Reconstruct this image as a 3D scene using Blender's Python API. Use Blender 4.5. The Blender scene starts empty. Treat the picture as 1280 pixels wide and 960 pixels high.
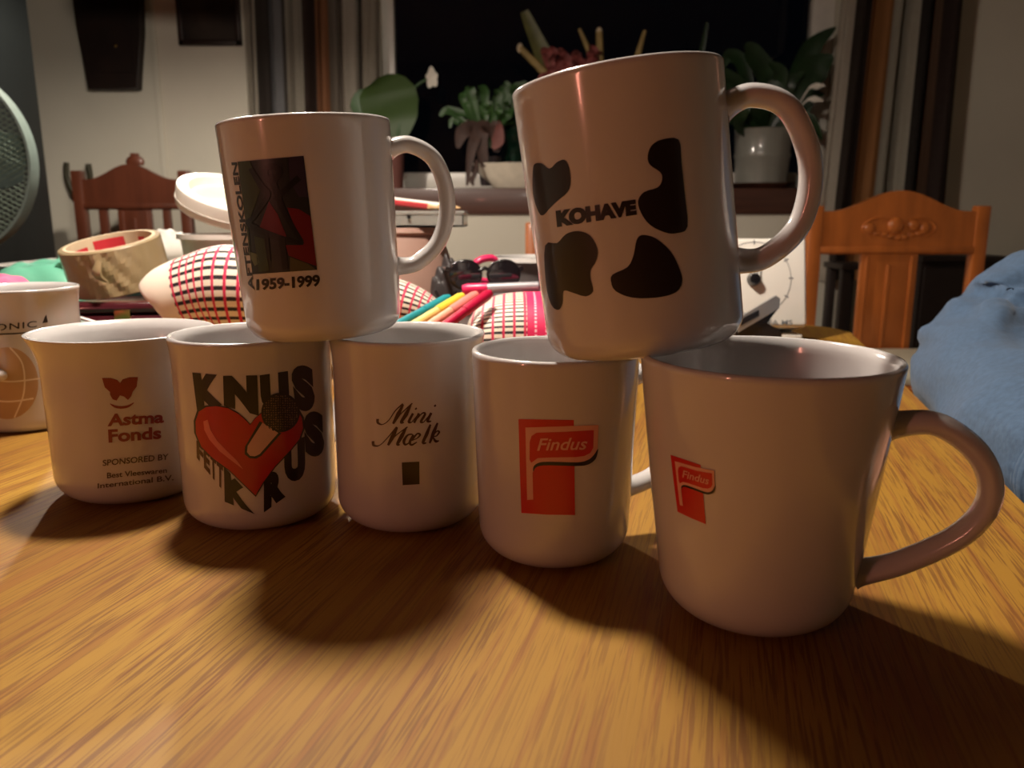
import bpy, bmesh, math, random
from mathutils import Vector, Matrix, Euler
random.seed(7)
PI = math.pi
sc = bpy.context.scene
COL = sc.collection

# ------------------------------------------------------------------ camera, world, exposure
F = 1000.0                     # focal length in pixels of the 1280x960 frame
PITCH = math.radians(12.0)
TZ = 0.75                      # table top
EYE = TZ + 0.158
cam_d = bpy.data.cameras.new('camera'); cam = bpy.data.objects.new('camera', cam_d); COL.objects.link(cam)
cam.location = (0, 0, EYE); cam.rotation_euler = (PI/2 - PITCH, 0, 0)
cam_d.sensor_width = 36.0; cam_d.sensor_fit = 'HORIZONTAL'; cam_d.lens = 36.0*F/1280
cam_d.clip_start = 0.01
cam_d.dof.use_dof = True; cam_d.dof.focus_distance = 0.37; cam_d.dof.aperture_fstop = 16
sc.camera = cam
w = bpy.data.worlds.new('night'); sc.world = w; w.use_nodes = True
w.node_tree.nodes['Background'].inputs[0].default_value = (0.10, 0.13, 0.22, 1)
w.node_tree.nodes['Background'].inputs[1].default_value = 0.006
sc.view_settings.view_transform = 'Standard'; sc.view_settings.look = 'None'
sc.view_settings.exposure = -0.05; sc.view_settings.gamma = 1.0
sc.view_settings.use_curve_mapping = False
LAMP = Vector((-0.20, 0.66, TZ + 0.80))     # the pendant bulb over the table
LAMP_L = 530.0
WALL_FILL = Vector((-0.80, 2.05, TZ + 0.90))    # added fill light shaped as a pendant, brightens the far wall
WALL_FILL_L = 1350.0
RED_FILL_L = 95.0  # strength of the added reddish fill behind the camera

def dirpx(px, py):
    x = (px-640)/F; y = -(py-480)/F
    c, s = math.cos(PITCH), math.sin(PITCH)
    return Vector((x, c + y*s, -s + y*c))
def P(px, py, Y):
    """world point that lies at depth y=Y under pixel (px,py)"""
    d = dirpx(px, py); return Vector((0, 0, EYE)) + d*(Y/d.y)
def X(px, Y, z):               # x of a pixel column at depth Y and height z
    zz = Y*math.cos(PITCH) + (EYE-z)*math.sin(PITCH)
    return (px-640)/F*zz
def Zat(py, Y): return P(640, py, Y).z

# ------------------------------------------------------------------ materials
def srgb(c):
    return tuple(((v/255)/12.92 if v/255 <= 0.04045 else ((v/255+0.055)/1.055)**2.4) for v in c)
MATS = {}
def mat(name, rgb, rough=0.5, metal=0.0, var=0.08, scale=30, bump=0.0, coat=0.0, trans=0.0, ior=1.45, alpha=None, stretch=(1,1,1), sheen=0.0, emis=0.0, spec=None):
    if name in MATS: return MATS[name]
    m = bpy.data.materials.new(name); m.use_nodes = True
    nt = m.node_tree; b = nt.nodes['Principled BSDF']
    c = srgb(rgb)
    b.inputs['Roughness'].default_value = rough; b.inputs['Metallic'].default_value = metal
    b.inputs['Coat Weight'].default_value = coat; b.inputs['Coat Roughness'].default_value = 0.08
    b.inputs['Transmission Weight'].default_value = trans; b.inputs['IOR'].default_value = ior
    if spec is not None: b.inputs['Specular IOR Level'].default_value = spec
    if sheen: b.inputs['Sheen Weight'].default_value = sheen
    if alpha is not None: b.inputs['Alpha'].default_value = alpha
    tc = nt.nodes.new('ShaderNodeTexCoord'); mp = nt.nodes.new('ShaderNodeMapping')
    mp.inputs['Scale'].default_value = [scale*s for s in stretch]
    nt.links.new(tc.outputs['Object'], mp.inputs[0])
    n = nt.nodes.new('ShaderNodeTexNoise'); n.inputs['Scale'].default_value = 1.0; n.inputs['Detail'].default_value = 4
    nt.links.new(mp.outputs[0], n.inputs[0])
    r = nt.nodes.new('ShaderNodeValToRGB')
    r.color_ramp.elements[0].position = 0.3; r.color_ramp.elements[1].position = 0.7
    r.color_ramp.elements[0].color = [max(0, v*(1-var)) for v in c]+[1]
    r.color_ramp.elements[1].color = [min(1, v*(1+var)) for v in c]+[1]
    nt.links.new(n.outputs['Fac'], r.inputs[0]); nt.links.new(r.outputs[0], b.inputs['Base Color'])
    if bump:
        bp = nt.nodes.new('ShaderNodeBump'); bp.inputs['Strength'].default_value = bump; bp.inputs['Distance'].default_value = 0.002
        nt.links.new(n.outputs['Fac'], bp.inputs['Height']); nt.links.new(bp.outputs[0], b.inputs['Normal'])
    if emis:
        b.inputs['Emission Strength'].default_value = emis; b.inputs['Emission Color'].default_value = c+(1,)
    MATS[name] = m
    return m
def math_n(nt, op, a, b=None, c=None):
    n = nt.nodes.new('ShaderNodeMath'); n.operation = op
    for i, v in enumerate((a, b, c)):
        if v is None: continue
        if isinstance(v, (int, float)): n.inputs[i].default_value = v
        else: nt.links.new(v, n.inputs[i])
    return n.outputs[0]
def mixc(nt, fac, a, b):
    n = nt.nodes.new('ShaderNodeMix'); n.data_type = 'RGBA'
    if isinstance(fac, (int, float)): n.inputs[0].default_value = fac
    else: nt.links.new(fac, n.inputs[0])
    for k, v in ((6, a), (7, b)):
        if isinstance(v, tuple): n.inputs[k].default_value = v+(1,)
        else: nt.links.new(v, n.inputs[k])
    return n.outputs[2]
def oak_table():
    m = bpy.data.materials.new('oak_table'); m.use_nodes = True; nt = m.node_tree; b = nt.nodes['Principled BSDF']
    tc = nt.nodes.new('ShaderNodeTexCoord')
    def noise(sx, sy, sz, detail=5, rough=0.6, dist=0.0):
        mp = nt.nodes.new('ShaderNodeMapping'); mp.inputs['Scale'].default_value = (sx, sy, sz); nt.links.new(tc.outputs['Object'], mp.inputs[0])
        n = nt.nodes.new('ShaderNodeTexNoise'); n.inputs['Scale'].default_value = 1; n.inputs['Detail'].default_value = detail
        n.inputs['Roughness'].default_value = rough; n.inputs['Distortion'].default_value = dist
        nt.links.new(mp.outputs[0], n.inputs[0]); return n.outputs['Fac']
    def ramp(v, stops):
        r = nt.nodes.new('ShaderNodeValToRGB'); nt.links.new(v, r.inputs[0])
        while len(r.color_ramp.elements) < len(stops): r.color_ramp.elements.new(0.5)
        for e, (p, c) in zip(r.color_ramp.elements, stops): e.position = p; e.color = tuple(c)+(1,)
        return r.outputs[0]
    broad = noise(9, 1.2, 9, 3, 0.5, 0.6)
    base = ramp(broad, [(0.3, srgb((134, 93, 26))), (0.55, srgb((154, 112, 34))), (0.75, srgb((168, 127, 44)))])
    med = noise(110, 4.5, 40, 5, 0.65, 0.4)
    mask = ramp(med, [(0.42, (1, 1, 1)), (0.50, (0, 0, 0))])
    c1 = mixc(nt, math_n(nt, 'MULTIPLY', mask, 0.55), base, srgb((132, 78, 30)))
    fine = noise(700, 20, 60, 3, 0.6, 0.2)
    mask2 = ramp(fine, [(0.42, (1, 1, 1)), (0.50, (0, 0, 0))])
    gate = ramp(noise(30, 5, 10, 2), [(0.35, (0.45, 0.45, 0.45)), (0.6, (1, 1, 1))])
    c2 = mixc(nt, math_n(nt, 'MULTIPLY', math_n(nt, 'MULTIPLY', mask2, gate), 0.65), c1, srgb((96, 52, 18)))
    nt.links.new(c2, b.inputs['Base Color'])
    b.inputs['Roughness'].default_value = 0.62; b.inputs['Specular IOR Level'].default_value = 0.35; b.inputs['Coat Weight'].default_value = 0.05; b.inputs['Coat Roughness'].default_value = 0.3
    bp = nt.nodes.new('ShaderNodeBump'); bp.inputs['Strength'].default_value = 0.25; bp.inputs['Distance'].default_value = 0.0004
    nt.links.new(fine, bp.inputs['Height']); nt.links.new(bp.outputs[0], b.inputs['Normal'])
    return m
def stripes_mat(name, stops, rough=0.85, bumpy=True):
    """cloth with coloured stripes along uv.x; stops = [(u_end, rgb)]"""
    m = bpy.data.materials.new(name); m.use_nodes = True; nt = m.node_tree; b = nt.nodes['Principled BSDF']
    uv = nt.nodes.new('ShaderNodeUVMap'); uv.uv_map = 'UVMap'
    sp = nt.nodes.new('ShaderNodeSeparateXYZ'); nt.links.new(uv.outputs[0], sp.inputs[0])
    r = nt.nodes.new('ShaderNodeValToRGB'); r.color_ramp.interpolation = 'CONSTANT'
    while len(r.color_ramp.elements) < len(stops): r.color_ramp.elements.new(0.5)
    p = 0
    for e, (ue, c) in zip(r.color_ramp.elements, stops): e.position = p; e.color = srgb(c)+(1,); p = ue
    nt.links.new(sp.outputs[0], r.inputs[0])
    n = nt.nodes.new('ShaderNodeTexNoise'); n.inputs['Scale'].default_value = 60; n.inputs['Detail'].default_value = 3
    tc = nt.nodes.new('ShaderNodeTexCoord'); nt.links.new(tc.outputs['Object'], n.inputs[0])
    col = mixc(nt, math_n(nt, 'MULTIPLY', n.outputs['Fac'], 0.2), r.outputs[0], srgb((90, 82, 74)))
    nt.links.new(col, b.inputs['Base Color']); b.inputs['Roughness'].default_value = rough
    bp = nt.nodes.new('ShaderNodeBump'); bp.inputs['Strength'].default_value = 0.4; bp.inputs['Distance'].default_value = 0.004
    nt.links.new(n.outputs['Fac'], bp.inputs['Height']); nt.links.new(bp.outputs[0], b.inputs['Normal'])
    return m
def woven_mat(name, u_cream, u_mesh, nu, nv, flip=False):
    """purse cloth: cream end, then black/pink/cream weave, then solid pink with white stitches (uv)"""
    m = bpy.data.materials.new(name); m.use_nodes = True; nt = m.node_tree; b = nt.nodes['Principled BSDF']
    uv = nt.nodes.new('ShaderNodeUVMap'); uv.uv_map = 'UVMap'
    sp = nt.nodes.new('ShaderNodeSeparateXYZ'); nt.links.new(uv.outputs[0], sp.inputs[0])
    u, v = sp.outputs[0], sp.outputs[1]
    fu = math_n(nt, 'FRACT', math_n(nt, 'MULTIPLY', u, nu)); fv = math_n(nt, 'FRACT', math_n(nt, 'MULTIPLY', v, nv))
    pink = math_n(nt, 'LESS_THAN', fu, 0.24); black = math_n(nt, 'LESS_THAN', fv, 0.40)
    cream = srgb((238, 226, 208)); pk = srgb((226, 30, 92)); bk = srgb((28, 20, 22))
    c = mixc(nt, black, cream, bk); c = mixc(nt, pink, c, srgb((214, 40, 84)))
    dash = math_n(nt, 'MULTIPLY', math_n(nt, 'LESS_THAN', fu, 0.2), math_n(nt, 'LESS_THAN', math_n(nt, 'FRACT', math_n(nt, 'MULTIPLY', v, nv*1.3)), 0.6))
    solid = mixc(nt, dash, pk, srgb((245, 200, 215)))
    c = mixc(nt, math_n(nt, 'GREATER_THAN', u, u_mesh), c, solid)
    c = mixc(nt, math_n(nt, 'LESS_THAN', u, u_cream), c, cream)
    nt.links.new(c, b.inputs['Base Color']); b.inputs['Roughness'].default_value = 0.6
    return m
def wood(name, rgb, rough=0.4, s=(4, 60, 60)):
    return mat(name, rgb, rough=rough, var=0.22, scale=1, stretch=s, coat=0.2, bump=0.15)
def grid_mat(name):
    return mat(name, (120, 135, 125), rough=0.4, metal=0.3)

# ------------------------------------------------------------------ mesh helpers
def new_obj(name, bm, m=None, parent=None, smooth=True, angle=40):
    me = bpy.data.meshes.new(name); bmesh.ops.recalc_face_normals(bm, faces=bm.faces) if smooth != 'raw' else None
    bm.to_mesh(me); bm.free()
    o = bpy.data.objects.new(name, me); COL.objects.link(o)
    if m: me.materials.append(m)
    if smooth:
        for p in me.polygons: p.use_smooth = True
        try: me.set_sharp_from_angle(angle=math.radians(angle))
        except Exception: pass
    if parent: o.parent = parent
    return o
def tag(o, label, cat, group=None, kind=None):
    if label: o['label'] = label
    if cat: o['category'] = cat
    if group: o['group'] = group
    if kind: o['kind'] = kind
    return o
def thing(name, label, cat, loc=(0, 0, 0), rot=(0, 0, 0), group=None):
    o = bpy.data.objects.new(name, None); COL.objects.link(o); o.location = loc; o.rotation_euler = rot; o.empty_display_size = 0.05
    return tag(o, label, cat, group)
def struct(name, bm, m, smooth=False):
    o = new_obj(name, bm, m, smooth=smooth); o['kind'] = 'structure'; return o
def add_box(bm, lo, hi, bevel=0.0, rot=None, seg=2):
    c = [(a+b)/2 for a, b in zip(lo, hi)]; s = [abs(b-a) for a, b in zip(lo, hi)]
    r = bmesh.ops.create_cube(bm, size=1.0, matrix=Matrix.Translation(c) @ (rot.to_4x4() if rot else Matrix.Identity(4)) @ Matrix.Diagonal((*s, 1)))
    if bevel:
        es = list({e for v in r['verts'] for e in v.link_edges})
        bmesh.ops.bevel(bm, geom=es, offset=bevel, segments=seg, affect='EDGES', profile=0.5)
def box(name, lo, hi, m, parent=None, bevel=0.0, smooth=True):
    bm = bmesh.new(); add_box(bm, lo, hi, bevel); return new_obj(name, bm, m, parent, smooth)
def add_lathe(bm, prof, seg=64, closed=False, mtx=None):
    rings = []
    for r, z in prof:
        if r < 1e-6: rings.append([bm.verts.new((0, 0, z))])
        else: rings.append([bm.verts.new((r*math.cos(2*PI*k/seg), r*math.sin(2*PI*k/seg), z)) for k in range(seg)])
    pr = list(zip(rings, rings[1:]))
    if closed: pr.append((rings[-1], rings[0]))
    for a, b in pr:
        for k in range(seg):
            k2 = (k+1) % seg
            if len(a) == 1 and len(b) == 1: continue
            if len(a) == 1: bm.faces.new((a[0], b[k], b[k2]))
            elif len(b) == 1: bm.faces.new((a[k], b[0], a[k2]))
            else: bm.faces.new((a[k], b[k], b[k2], a[k2]))
    if mtx is not None:
        bmesh.ops.transform(bm, matrix=mtx, verts=[v for r in rings for v in r])
def lathe(name, prof, m, parent=None, seg=64, closed=False, mtx=None, angle=40):
    bm = bmesh.new(); add_lathe(bm, prof, seg, closed, mtx); return new_obj(name, bm, m, parent, True, angle)
def catmull(pts, n=8, closed=False):
    pts = [Vector(p) for p in pts]; out = []; L = len(pts)
    rng = range(L) if closed else range(L-1)
    for i in rng:
        g = (lambda k: pts[k % L]) if closed else (lambda k: pts[max(0, min(L-1, k))])
        p0, p1, p2, p3 = g(i-1), g(i), g(i+1), g(i+2)
        for k in range(n):
            t = k/n
            out.append(0.5*((2*p1)+(p2-p0)*t+(2*p0-5*p1+4*p2-p3)*t*t+(3*p1-p0-3*p2+p3)*t**3))
    if not closed: out.append(pts[-1])
    return out
def add_tube(bm, pts, rad, seg=12, flat=1.0, up=None, cap=True, uvl=None):
    """sweep an ellipse (rad along the binormal, rad*flat along the other) along pts"""
    pts = [Vector(p) for p in pts]; n = len(pts)
    rad = [rad]*n if isinstance(rad, (int, float)) else rad
    rings = []; prev = None
    for i, p in enumerate(pts):
        t = (pts[min(n-1, i+1)]-pts[max(0, i-1)]).normalized()
        if prev is None:
            a = Vector(up) if up else (Vector((0, 0, 1)) if abs(t.z) < 0.9 else Vector((1, 0, 0)))
            u = (a - t*a.dot(t)).normalized()
        else: u = (prev - t*prev.dot(t)).normalized()
        prev = u; v = t.cross(u)
        rings.append([bm.verts.new(p + u*math.cos(2*PI*k/seg)*rad[i]*flat + v*math.sin(2*PI*k/seg)*rad[i]) for k in range(seg)])
    uv = bm.loops.layers.uv.new('UVMap') if uvl else None
    for i in range(n-1):
        for k in range(seg):
            k2 = (k+1) % seg
            f = bm.faces.new((rings[i][k], rings[i][k2], rings[i+1][k2], rings[i+1][k]))
            if uvl:
                for lp, (a, b) in zip(f.loops, ((i, k), (i, k+1), (i+1, k+1), (i+1, k))): lp[uv].uv = (a/(n-1), b/seg)
    if cap:
        bm.faces.new(rings[0][::-1]); bm.faces.new(rings[-1])
    return rings
def tube(name, pts, rad, m, parent=None, seg=12, flat=1.0, up=None, smooth_n=0):
    if smooth_n:
        rr = rad
        k = len(pts)
        pts2 = catmull(pts, smooth_n)
        if not isinstance(rad, (int, float)):
            rr = [rad[min(k-1, i//smooth_n)]*(1-(i % smooth_n)/smooth_n) + rad[min(k-1, i//smooth_n+1)]*((i % smooth_n)/smooth_n) for i in range(len(pts2))]
        pts, rad = pts2, rr
    bm = bmesh.new(); add_tube(bm, pts, rad, seg, flat, up); return new_obj(name, bm, m, parent, True, 50)
def add_prism(bm, poly, y0, y1, bevel=0.0):
    """poly in x,z extruded along y"""
    a = [bm.verts.new((x, y0, z)) for x, z in poly]; b = [bm.verts.new((x, y1, z)) for x, z in poly]
    fs = [bm.faces.new(a), bm.faces.new(b[::-1])]
    n = len(poly)
    for i in range(n): fs.append(bm.faces.new((a[i], b[i], b[(i+1) % n], a[(i+1) % n])))
    if bevel: bmesh.ops.bevel(bm, geom=list({e for f in fs[:2] for e in f.edges}), offset=bevel, segments=2, affect='EDGES')
def prism(name, poly, y0, y1, m, parent=None, bevel=0.0, angle=35):
    bm = bmesh.new(); add_prism(bm, poly, y0, y1, bevel); return new_obj(name, bm, m, parent, True, angle)
def ball(name, c, r, m, parent=None, sc_=(1, 1, 1), seg=20):
    bm = bmesh.new(); bmesh.ops.create_uvsphere(bm, u_segments=seg, v_segments=seg//2+2, radius=r, matrix=Matrix.Translation(c) @ Matrix.Diagonal((*sc_, 1)))
    return new_obj(name, bm, m, parent)

# ------------------------------------------------------------------ the room
m_wall = mat('wall_paint', (200, 194, 178), rough=0.85, var=0.05, scale=3, bump=0.05)
m_wall_dark = mat('wall_panelling', (80, 60, 44), rough=0.7, var=0.2, scale=4)
m_ceil = mat('ceiling_paint', (110, 100, 90), rough=0.9)
m_floor = wood('floor_boards', (112, 78, 50), s=(30, 2, 30))
WY = 3.40
wx0, wx1 = X(478, WY, 1.3), X(1040, WY, 1.3)
SILL_T = Zat(235, 3.15); SILL_B = Zat(268, 3.15); WTOP = 2.15
RX0, RX1, RY0, RY1, RH = -2.7, 2.7, -2.2, WY, 2.5
bm = bmesh.new()
for lo, hi in (((RX0, WY, 0), (wx0, WY+0.2, RH)), ((wx1, WY, 0), (RX1, WY+0.2, RH)), ((wx0, WY, 0), (wx1, WY+0.2, SILL_T)), ((wx0, WY, WTOP), (wx1, WY+0.2, RH))): add_box(bm, lo, hi)
struct('wall_back', bm, m_wall)
for nm, lo, hi, mm in (('wall_left', (RX0-0.1, RY0, 0), (RX0, RY1, RH), m_wall), ('wall_right', (RX1, RY0, 0), (RX1+0.1, RY1, RH), m_wall),
                       ('wall_front', (RX0, RY0-0.1, 0), (RX1, RY0, RH), m_wall_dark), ('ceiling', (RX0, RY0, RH), (RX1, RY1, RH+0.1), m_ceil), ('floor', (RX0, RY0, -0.1), (RX1, RY1, 0), m_floor)):
    bm = bmesh.new(); add_box(bm, lo, hi); struct(nm, bm, mm)
m_white_gloss = mat('window_paint', (206, 200, 190), rough=0.35, var=0.03)
m_glass = mat('window_glass', (235, 240, 240), rough=0.02, trans=1.0, var=0.0)
# window: frame with bottom rail, stiles, top rail and the pane
win = bpy.data.objects.new('window_1', None); COL.objects.link(win); win['kind'] = 'structure'; win.location = (0, WY, SILL_T)
bm = bmesh.new(); fh = 0.072
add_box(bm, (wx0, 0.05, 0), (wx1, 0.11, fh), 0.004)
add_box(bm, (wx0, 0.05, 0), (wx0+0.05, 0.11, WTOP-SILL_T), 0.004)
add_box(bm, (wx1-0.09, 0.05, 0), (wx1, 0.11, WTOP-SILL_T), 0.004)
add_box(bm, (wx0, 0.05, WTOP-SILL_T-0.06), (wx1, 0.11, WTOP-SILL_T), 0.004)
new_obj('window_frame', bm, m_white_gloss, win)
box('pane', (wx0+0.045, 0.075, fh-0.01), (wx1-0.085, 0.081, WTOP-SILL_T-0.05), m_glass, win)
m_sill = wood('sill_wood', (74, 46, 36), rough=0.45)
bm = bmesh.new(); add_box(bm, (X(482, 3.15, 1), 3.15, SILL_B), (X(1060, 3.15, 1), WY, SILL_T), 0.006); add_box(bm, (wx0, WY-0.01, SILL_B+0.02), (wx1, WY+0.05, SILL_T))
struct('window_sill', bm, m_sill, True)
bm = bmesh.new(); add_box(bm, (X(482, 3.15, 1), 3.165, 0), (X(1060, 3.15, 1), WY, SILL_B))
struct('wall_under_window', bm, m_wall)
bm = bmesh.new(); add_box(bm, (X(205, WY, 1), WY-0.012, 0), (X(213, WY, 1), WY, RH), 0.003); struct('trim_1', bm, m_wall, True)
for nm, lo, hi in (('baseboard_back', (RX0, WY-0.015, 0), (RX1, WY, 0.09)), ('baseboard_left', (RX0, RY0, 0), (RX0+0.015, RY1, 0.09)), ('baseboard_right', (RX1-0.015, RY0, 0), (RX1, RY1, 0.09))):
    bm = bmesh.new(); add_box(bm, lo, hi, 0.003); struct(nm, bm, m_white_gloss)

# ------------------------------------------------------------------ lamps
m_shade_o = mat('shade_metal', (60, 50, 42), rough=0.4, metal=0.4)
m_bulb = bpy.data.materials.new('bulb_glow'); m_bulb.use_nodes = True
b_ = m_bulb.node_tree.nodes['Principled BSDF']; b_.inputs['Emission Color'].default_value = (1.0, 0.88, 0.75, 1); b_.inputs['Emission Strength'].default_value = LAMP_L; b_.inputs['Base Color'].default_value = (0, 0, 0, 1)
m_fill_bulb = m_bulb.copy(); m_fill_bulb.node_tree.nodes['Principled BSDF'].inputs['Emission Strength'].default_value = WALL_FILL_L
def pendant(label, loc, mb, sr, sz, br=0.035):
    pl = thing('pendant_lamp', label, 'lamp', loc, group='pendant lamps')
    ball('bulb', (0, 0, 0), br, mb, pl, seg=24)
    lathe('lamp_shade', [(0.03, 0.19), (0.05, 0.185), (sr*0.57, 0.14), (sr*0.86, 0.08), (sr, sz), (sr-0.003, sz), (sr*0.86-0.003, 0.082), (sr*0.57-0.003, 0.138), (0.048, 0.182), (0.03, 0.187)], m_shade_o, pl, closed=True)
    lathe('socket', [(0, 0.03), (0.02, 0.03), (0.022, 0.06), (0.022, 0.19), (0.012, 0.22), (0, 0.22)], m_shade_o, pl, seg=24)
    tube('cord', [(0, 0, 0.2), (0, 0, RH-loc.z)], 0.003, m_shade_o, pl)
pendant('dark metal pendant lamp hanging over the oak dining table', LAMP, m_bulb, 0.21, 0.035, 0.050)
pendant('added fill light in pendant form hanging between the table and the window', WALL_FILL, m_fill_bulb, 0.16, -0.040)  # unseen extra source, put in to light the far wall
# added reddish fill light behind and left of the camera, warms the mug fronts
m_lin = bpy.data.materials.new('fill_lamp_glow'); m_lin.use_nodes = True
b_ = m_lin.node_tree.nodes['Principled BSDF']; b_.inputs['Emission Color'].default_value = (1.0, 0.34, 0.24, 1); b_.inputs['Emission Strength'].default_value = RED_FILL_L; b_.inputs['Base Color'].default_value = (0.5, 0.4, 0.3, 1)
fl = thing('fill_lamp', 'added reddish fill light, a glowing tube on a stand behind the camera', 'lamp', (-1.15, -0.75, 0))
lathe('base', [(0, 0), (0.14, 0), (0.14, 0.015), (0.02, 0.03), (0, 0.03)], m_shade_o, fl, seg=32)
tube('pole', [(0, 0, 0.02), (0, 0, 1.0)], 0.010, m_shade_o, fl)
lathe('fill_tube', [(0, 1.0), (0.012, 1.0), (0.012, 1.40), (0, 1.40)], m_lin, fl, seg=24)

# ------------------------------------------------------------------ table
TROT = -math.radians(15)
A0, A1, B0, B1 = -0.86, 0.1665, -0.45, 1.235
m_oak = oak_table()
tb = thing('dining_table', 'large oak dining table carrying the mugs and the clutter', 'table', (0, 0, 0), (0, 0, TROT))
def round_rect(x0, y0, x1, y1, r, n=8):
    out = []
    for cx, cy, a in ((x1-r, y1-r, 0), (x0+r, y1-r, 90), (x0+r, y0+r, 180), (x1-r, y0+r, 270)):
        for k in range(n+1):
            t = math.radians(a+90*k/n); out.append((cx+r*math.cos(t), cy+r*math.sin(t)))
    return out
bm = bmesh.new()
rr = round_rect(A0, B0, A1, B1, 0.07)
lv = [bm.verts.new((x, y, TZ-0.032)) for x, y in rr]; uv_ = [bm.verts.new((x, y, TZ)) for x, y in rr]
bm.faces.new(lv[::-1]); ft = bm.faces.new(uv_)
for i in range(len(rr)): bm.faces.new((lv[i], lv[(i+1) % len(rr)], uv_[(i+1) % len(rr)], uv_[i]))
bmesh.ops.bevel(bm, geom=list(ft.edges), offset=0.006, segments=3, affect='EDGES')
new_obj('tabletop', bm, m_oak, tb)
bm = bmesh.new()
for lo, hi in (((A0+0.08, B0+0.08, TZ-0.12), (A1-0.08, B0+0.10, TZ-0.032)), ((A0+0.08, B1-0.10, TZ-0.12), (A1-0.08, B1-0.08, TZ-0.032)), ((A0+0.08, B0+0.08, TZ-0.12), (A0+0.10, B1-0.08, TZ-0.032)), ((A1-0.10, B0+0.08, TZ-0.12), (A1-0.08, B1-0.08, TZ-0.032))): add_box(bm, lo, hi)
new_obj('apron', bm, m_oak, tb)
for ax in (A0+0.10, A1-0.10):
    for by in (B0+0.10, B1-0.10):
        lathe('leg', [(0, 0), (0.022, 0), (0.03, 0.05), (0.022, 0.1), (0.035, 0.3), (0.028, 0.5), (0.035, TZ-0.12), (0.035, TZ-0.033), (0, TZ-0.033)], m_oak, tb, seg=24, mtx=Matrix.Translation((ax, by, 0)))

# ------------------------------------------------------------------ mugs
m_china = mat('white_china', (200, 196, 194), rough=0.16, var=0.015, scale=8, coat=0.5)
def mug_radius(sp, z):
    """outer radius at height z"""
    h, rl, rh, rb = sp['h'], sp['rl'], sp['rh'], sp.get('rb', 0.012)
    t = max(0, min(1, z/h)); r = rl + (rh-rl)*t**sp.get('pw', 1.0)
    if z < rb: r = r - rb*sp.get('bk', 1) + math.sqrt(max(0, rb*rb-(rb-z)**2))*sp.get('bk', 1)
    zf, fl_ = sp.get('zf', h), sp.get('fl', 0)
    if z > zf: r += fl_*((z-zf)/(h-zf))**2
    return r
def make_mug(label, sp, cx, cy, cz=TZ, tilt=0.0, tilt_back=0.0, handle=None, group='white china mugs on the dining table'):
    rz = math.atan2(-cx, cy)
    M = Matrix.Translation((cx, cy, cz)) @ Euler((0, 0, rz)).to_matrix().to_4x4() @ Matrix.Rotation(tilt, 4, 'Y') @ Matrix.Rotation(tilt_back, 4, 'X')
    root = bpy.data.objects.new('mug', None); COL.objects.link(root); root.empty_display_size = 0.03
    root.matrix_basis = M; tag(root, label, 'mug', group)
    h = sp['h']; t = 0.0032; prof = [(0, 0.002), (mug_radius(sp, 0)-0.004, 0.002), (mug_radius(sp, 0)-0.002, 0)]
    N = 46
    for i in range(N+1):
        z = h*(i/N)**1.25 if i < N else h
        z = min(z, h-0.0012)
        if i and z <= prof[-1][1]: continue
        prof.append((mug_radius(sp, z), z))
    ro = mug_radius(sp, h)
    prof += [(ro-0.0006, h-0.0003), (ro-0.0016, h), (ro-0.0027, h-0.0005)]
    for i in range(N, -1, -1):
        z = 0.006 + (h-0.004-0.006)*(i/N)**1.1
        ri = mug_radius(sp, max(z-0.002, 0.0)) - t - (0.010-(z-0.006))**2*40*(1 if z < 0.016 else 0)
        prof.append((max(0.001, ri), z))
    prof.append((0, 0.006))
    lathe('mug_body', prof, m_china, root, seg=96, angle=60)
    if handle:
        az, pts, rw, flat = handle       # azimuth (0 = toward the right of the viewer), (out, z) points
        d = Vector((math.cos(az), math.sin(az), 0))
        out = []
        for k, (o_, z) in enumerate(pts):
            base = mug_radius(sp, z) - 0.0018 if k in (0, len(pts)-1) else mug_radius(sp, pts[0][1])
            out.append(d*((base if k in (0, len(pts)-1) else mug_radius(sp, h*0.5)) + o_) + Vector((0, 0, z)))
        c = catmull(out, 8)
        n = len(c); rads = [rw*flat*(1+0.35*math.exp(-i/2.5)+0.35*math.exp(-(n-1-i)/2.5)) for i in range(n)]
        bm = bmesh.new(); add_tube(bm, c, rads, 20, 1/flat); new_obj('handle', bm, m_china, root, True, 60)
    return dict(root=root, M=M, Mi=M.inverted(), sp=sp)
def hit(mg, px, py, off=0.00025):
    """point on the outer surface of the mug under pixel (px,py), in the mug's own frame"""
    o = mg['Mi'] @ Vector((0, 0, EYE)); d = mg['Mi'].to_3x3() @ dirpx(px, py)
    R = mg['sp']['rh']; t = None
    for _ in range(14):
        a = d.x**2+d.y**2; b = 2*(o.x*d.x+o.y*d.y); c = o.x**2+o.y**2-(R+off)**2
        D = b*b-4*a*c
        if D < 0: D = 0
        t = (-b-math.sqrt(D))/(2*a); z = o.z+d.z*t
        R = mug_radius(mg['sp'], max(0.001, min(mg['sp']['h'], z)))
    return o+d*t
def cut_grid(bm, step):
    xs = [v.co.x for v in bm.verts]; ys = [v.co.y for v in bm.verts]
    for ax, lo, hi in ((0, min(xs), max(xs)), (1, min(ys), max(ys))):
        k = lo+step
        while k < hi-step*0.3:
            co = (k, 0, 0) if ax == 0 else (0, k, 0); no = (1, 0, 0) if ax == 0 else (0, 1, 0)
            bmesh.ops.bisect_plane(bm, geom=bm.verts[:]+bm.edges[:]+bm.faces[:], plane_co=co, plane_no=no)
            k += step
def wrap(mg, bm, m, name, layer=0, step=5.0, parent=None):
    cut_grid(bm, step)
    bmesh.ops.triangulate(bm, faces=[f for f in bm.faces if len(f.verts) > 4])
    for v in bm.verts: v.co = hit(mg, v.co.x, v.co.y, 0.00022+0.00016*layer)
    o = new_obj(name, bm, m, parent or mg['root'], smooth='raw')
    # face outwards
    return o
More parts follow.
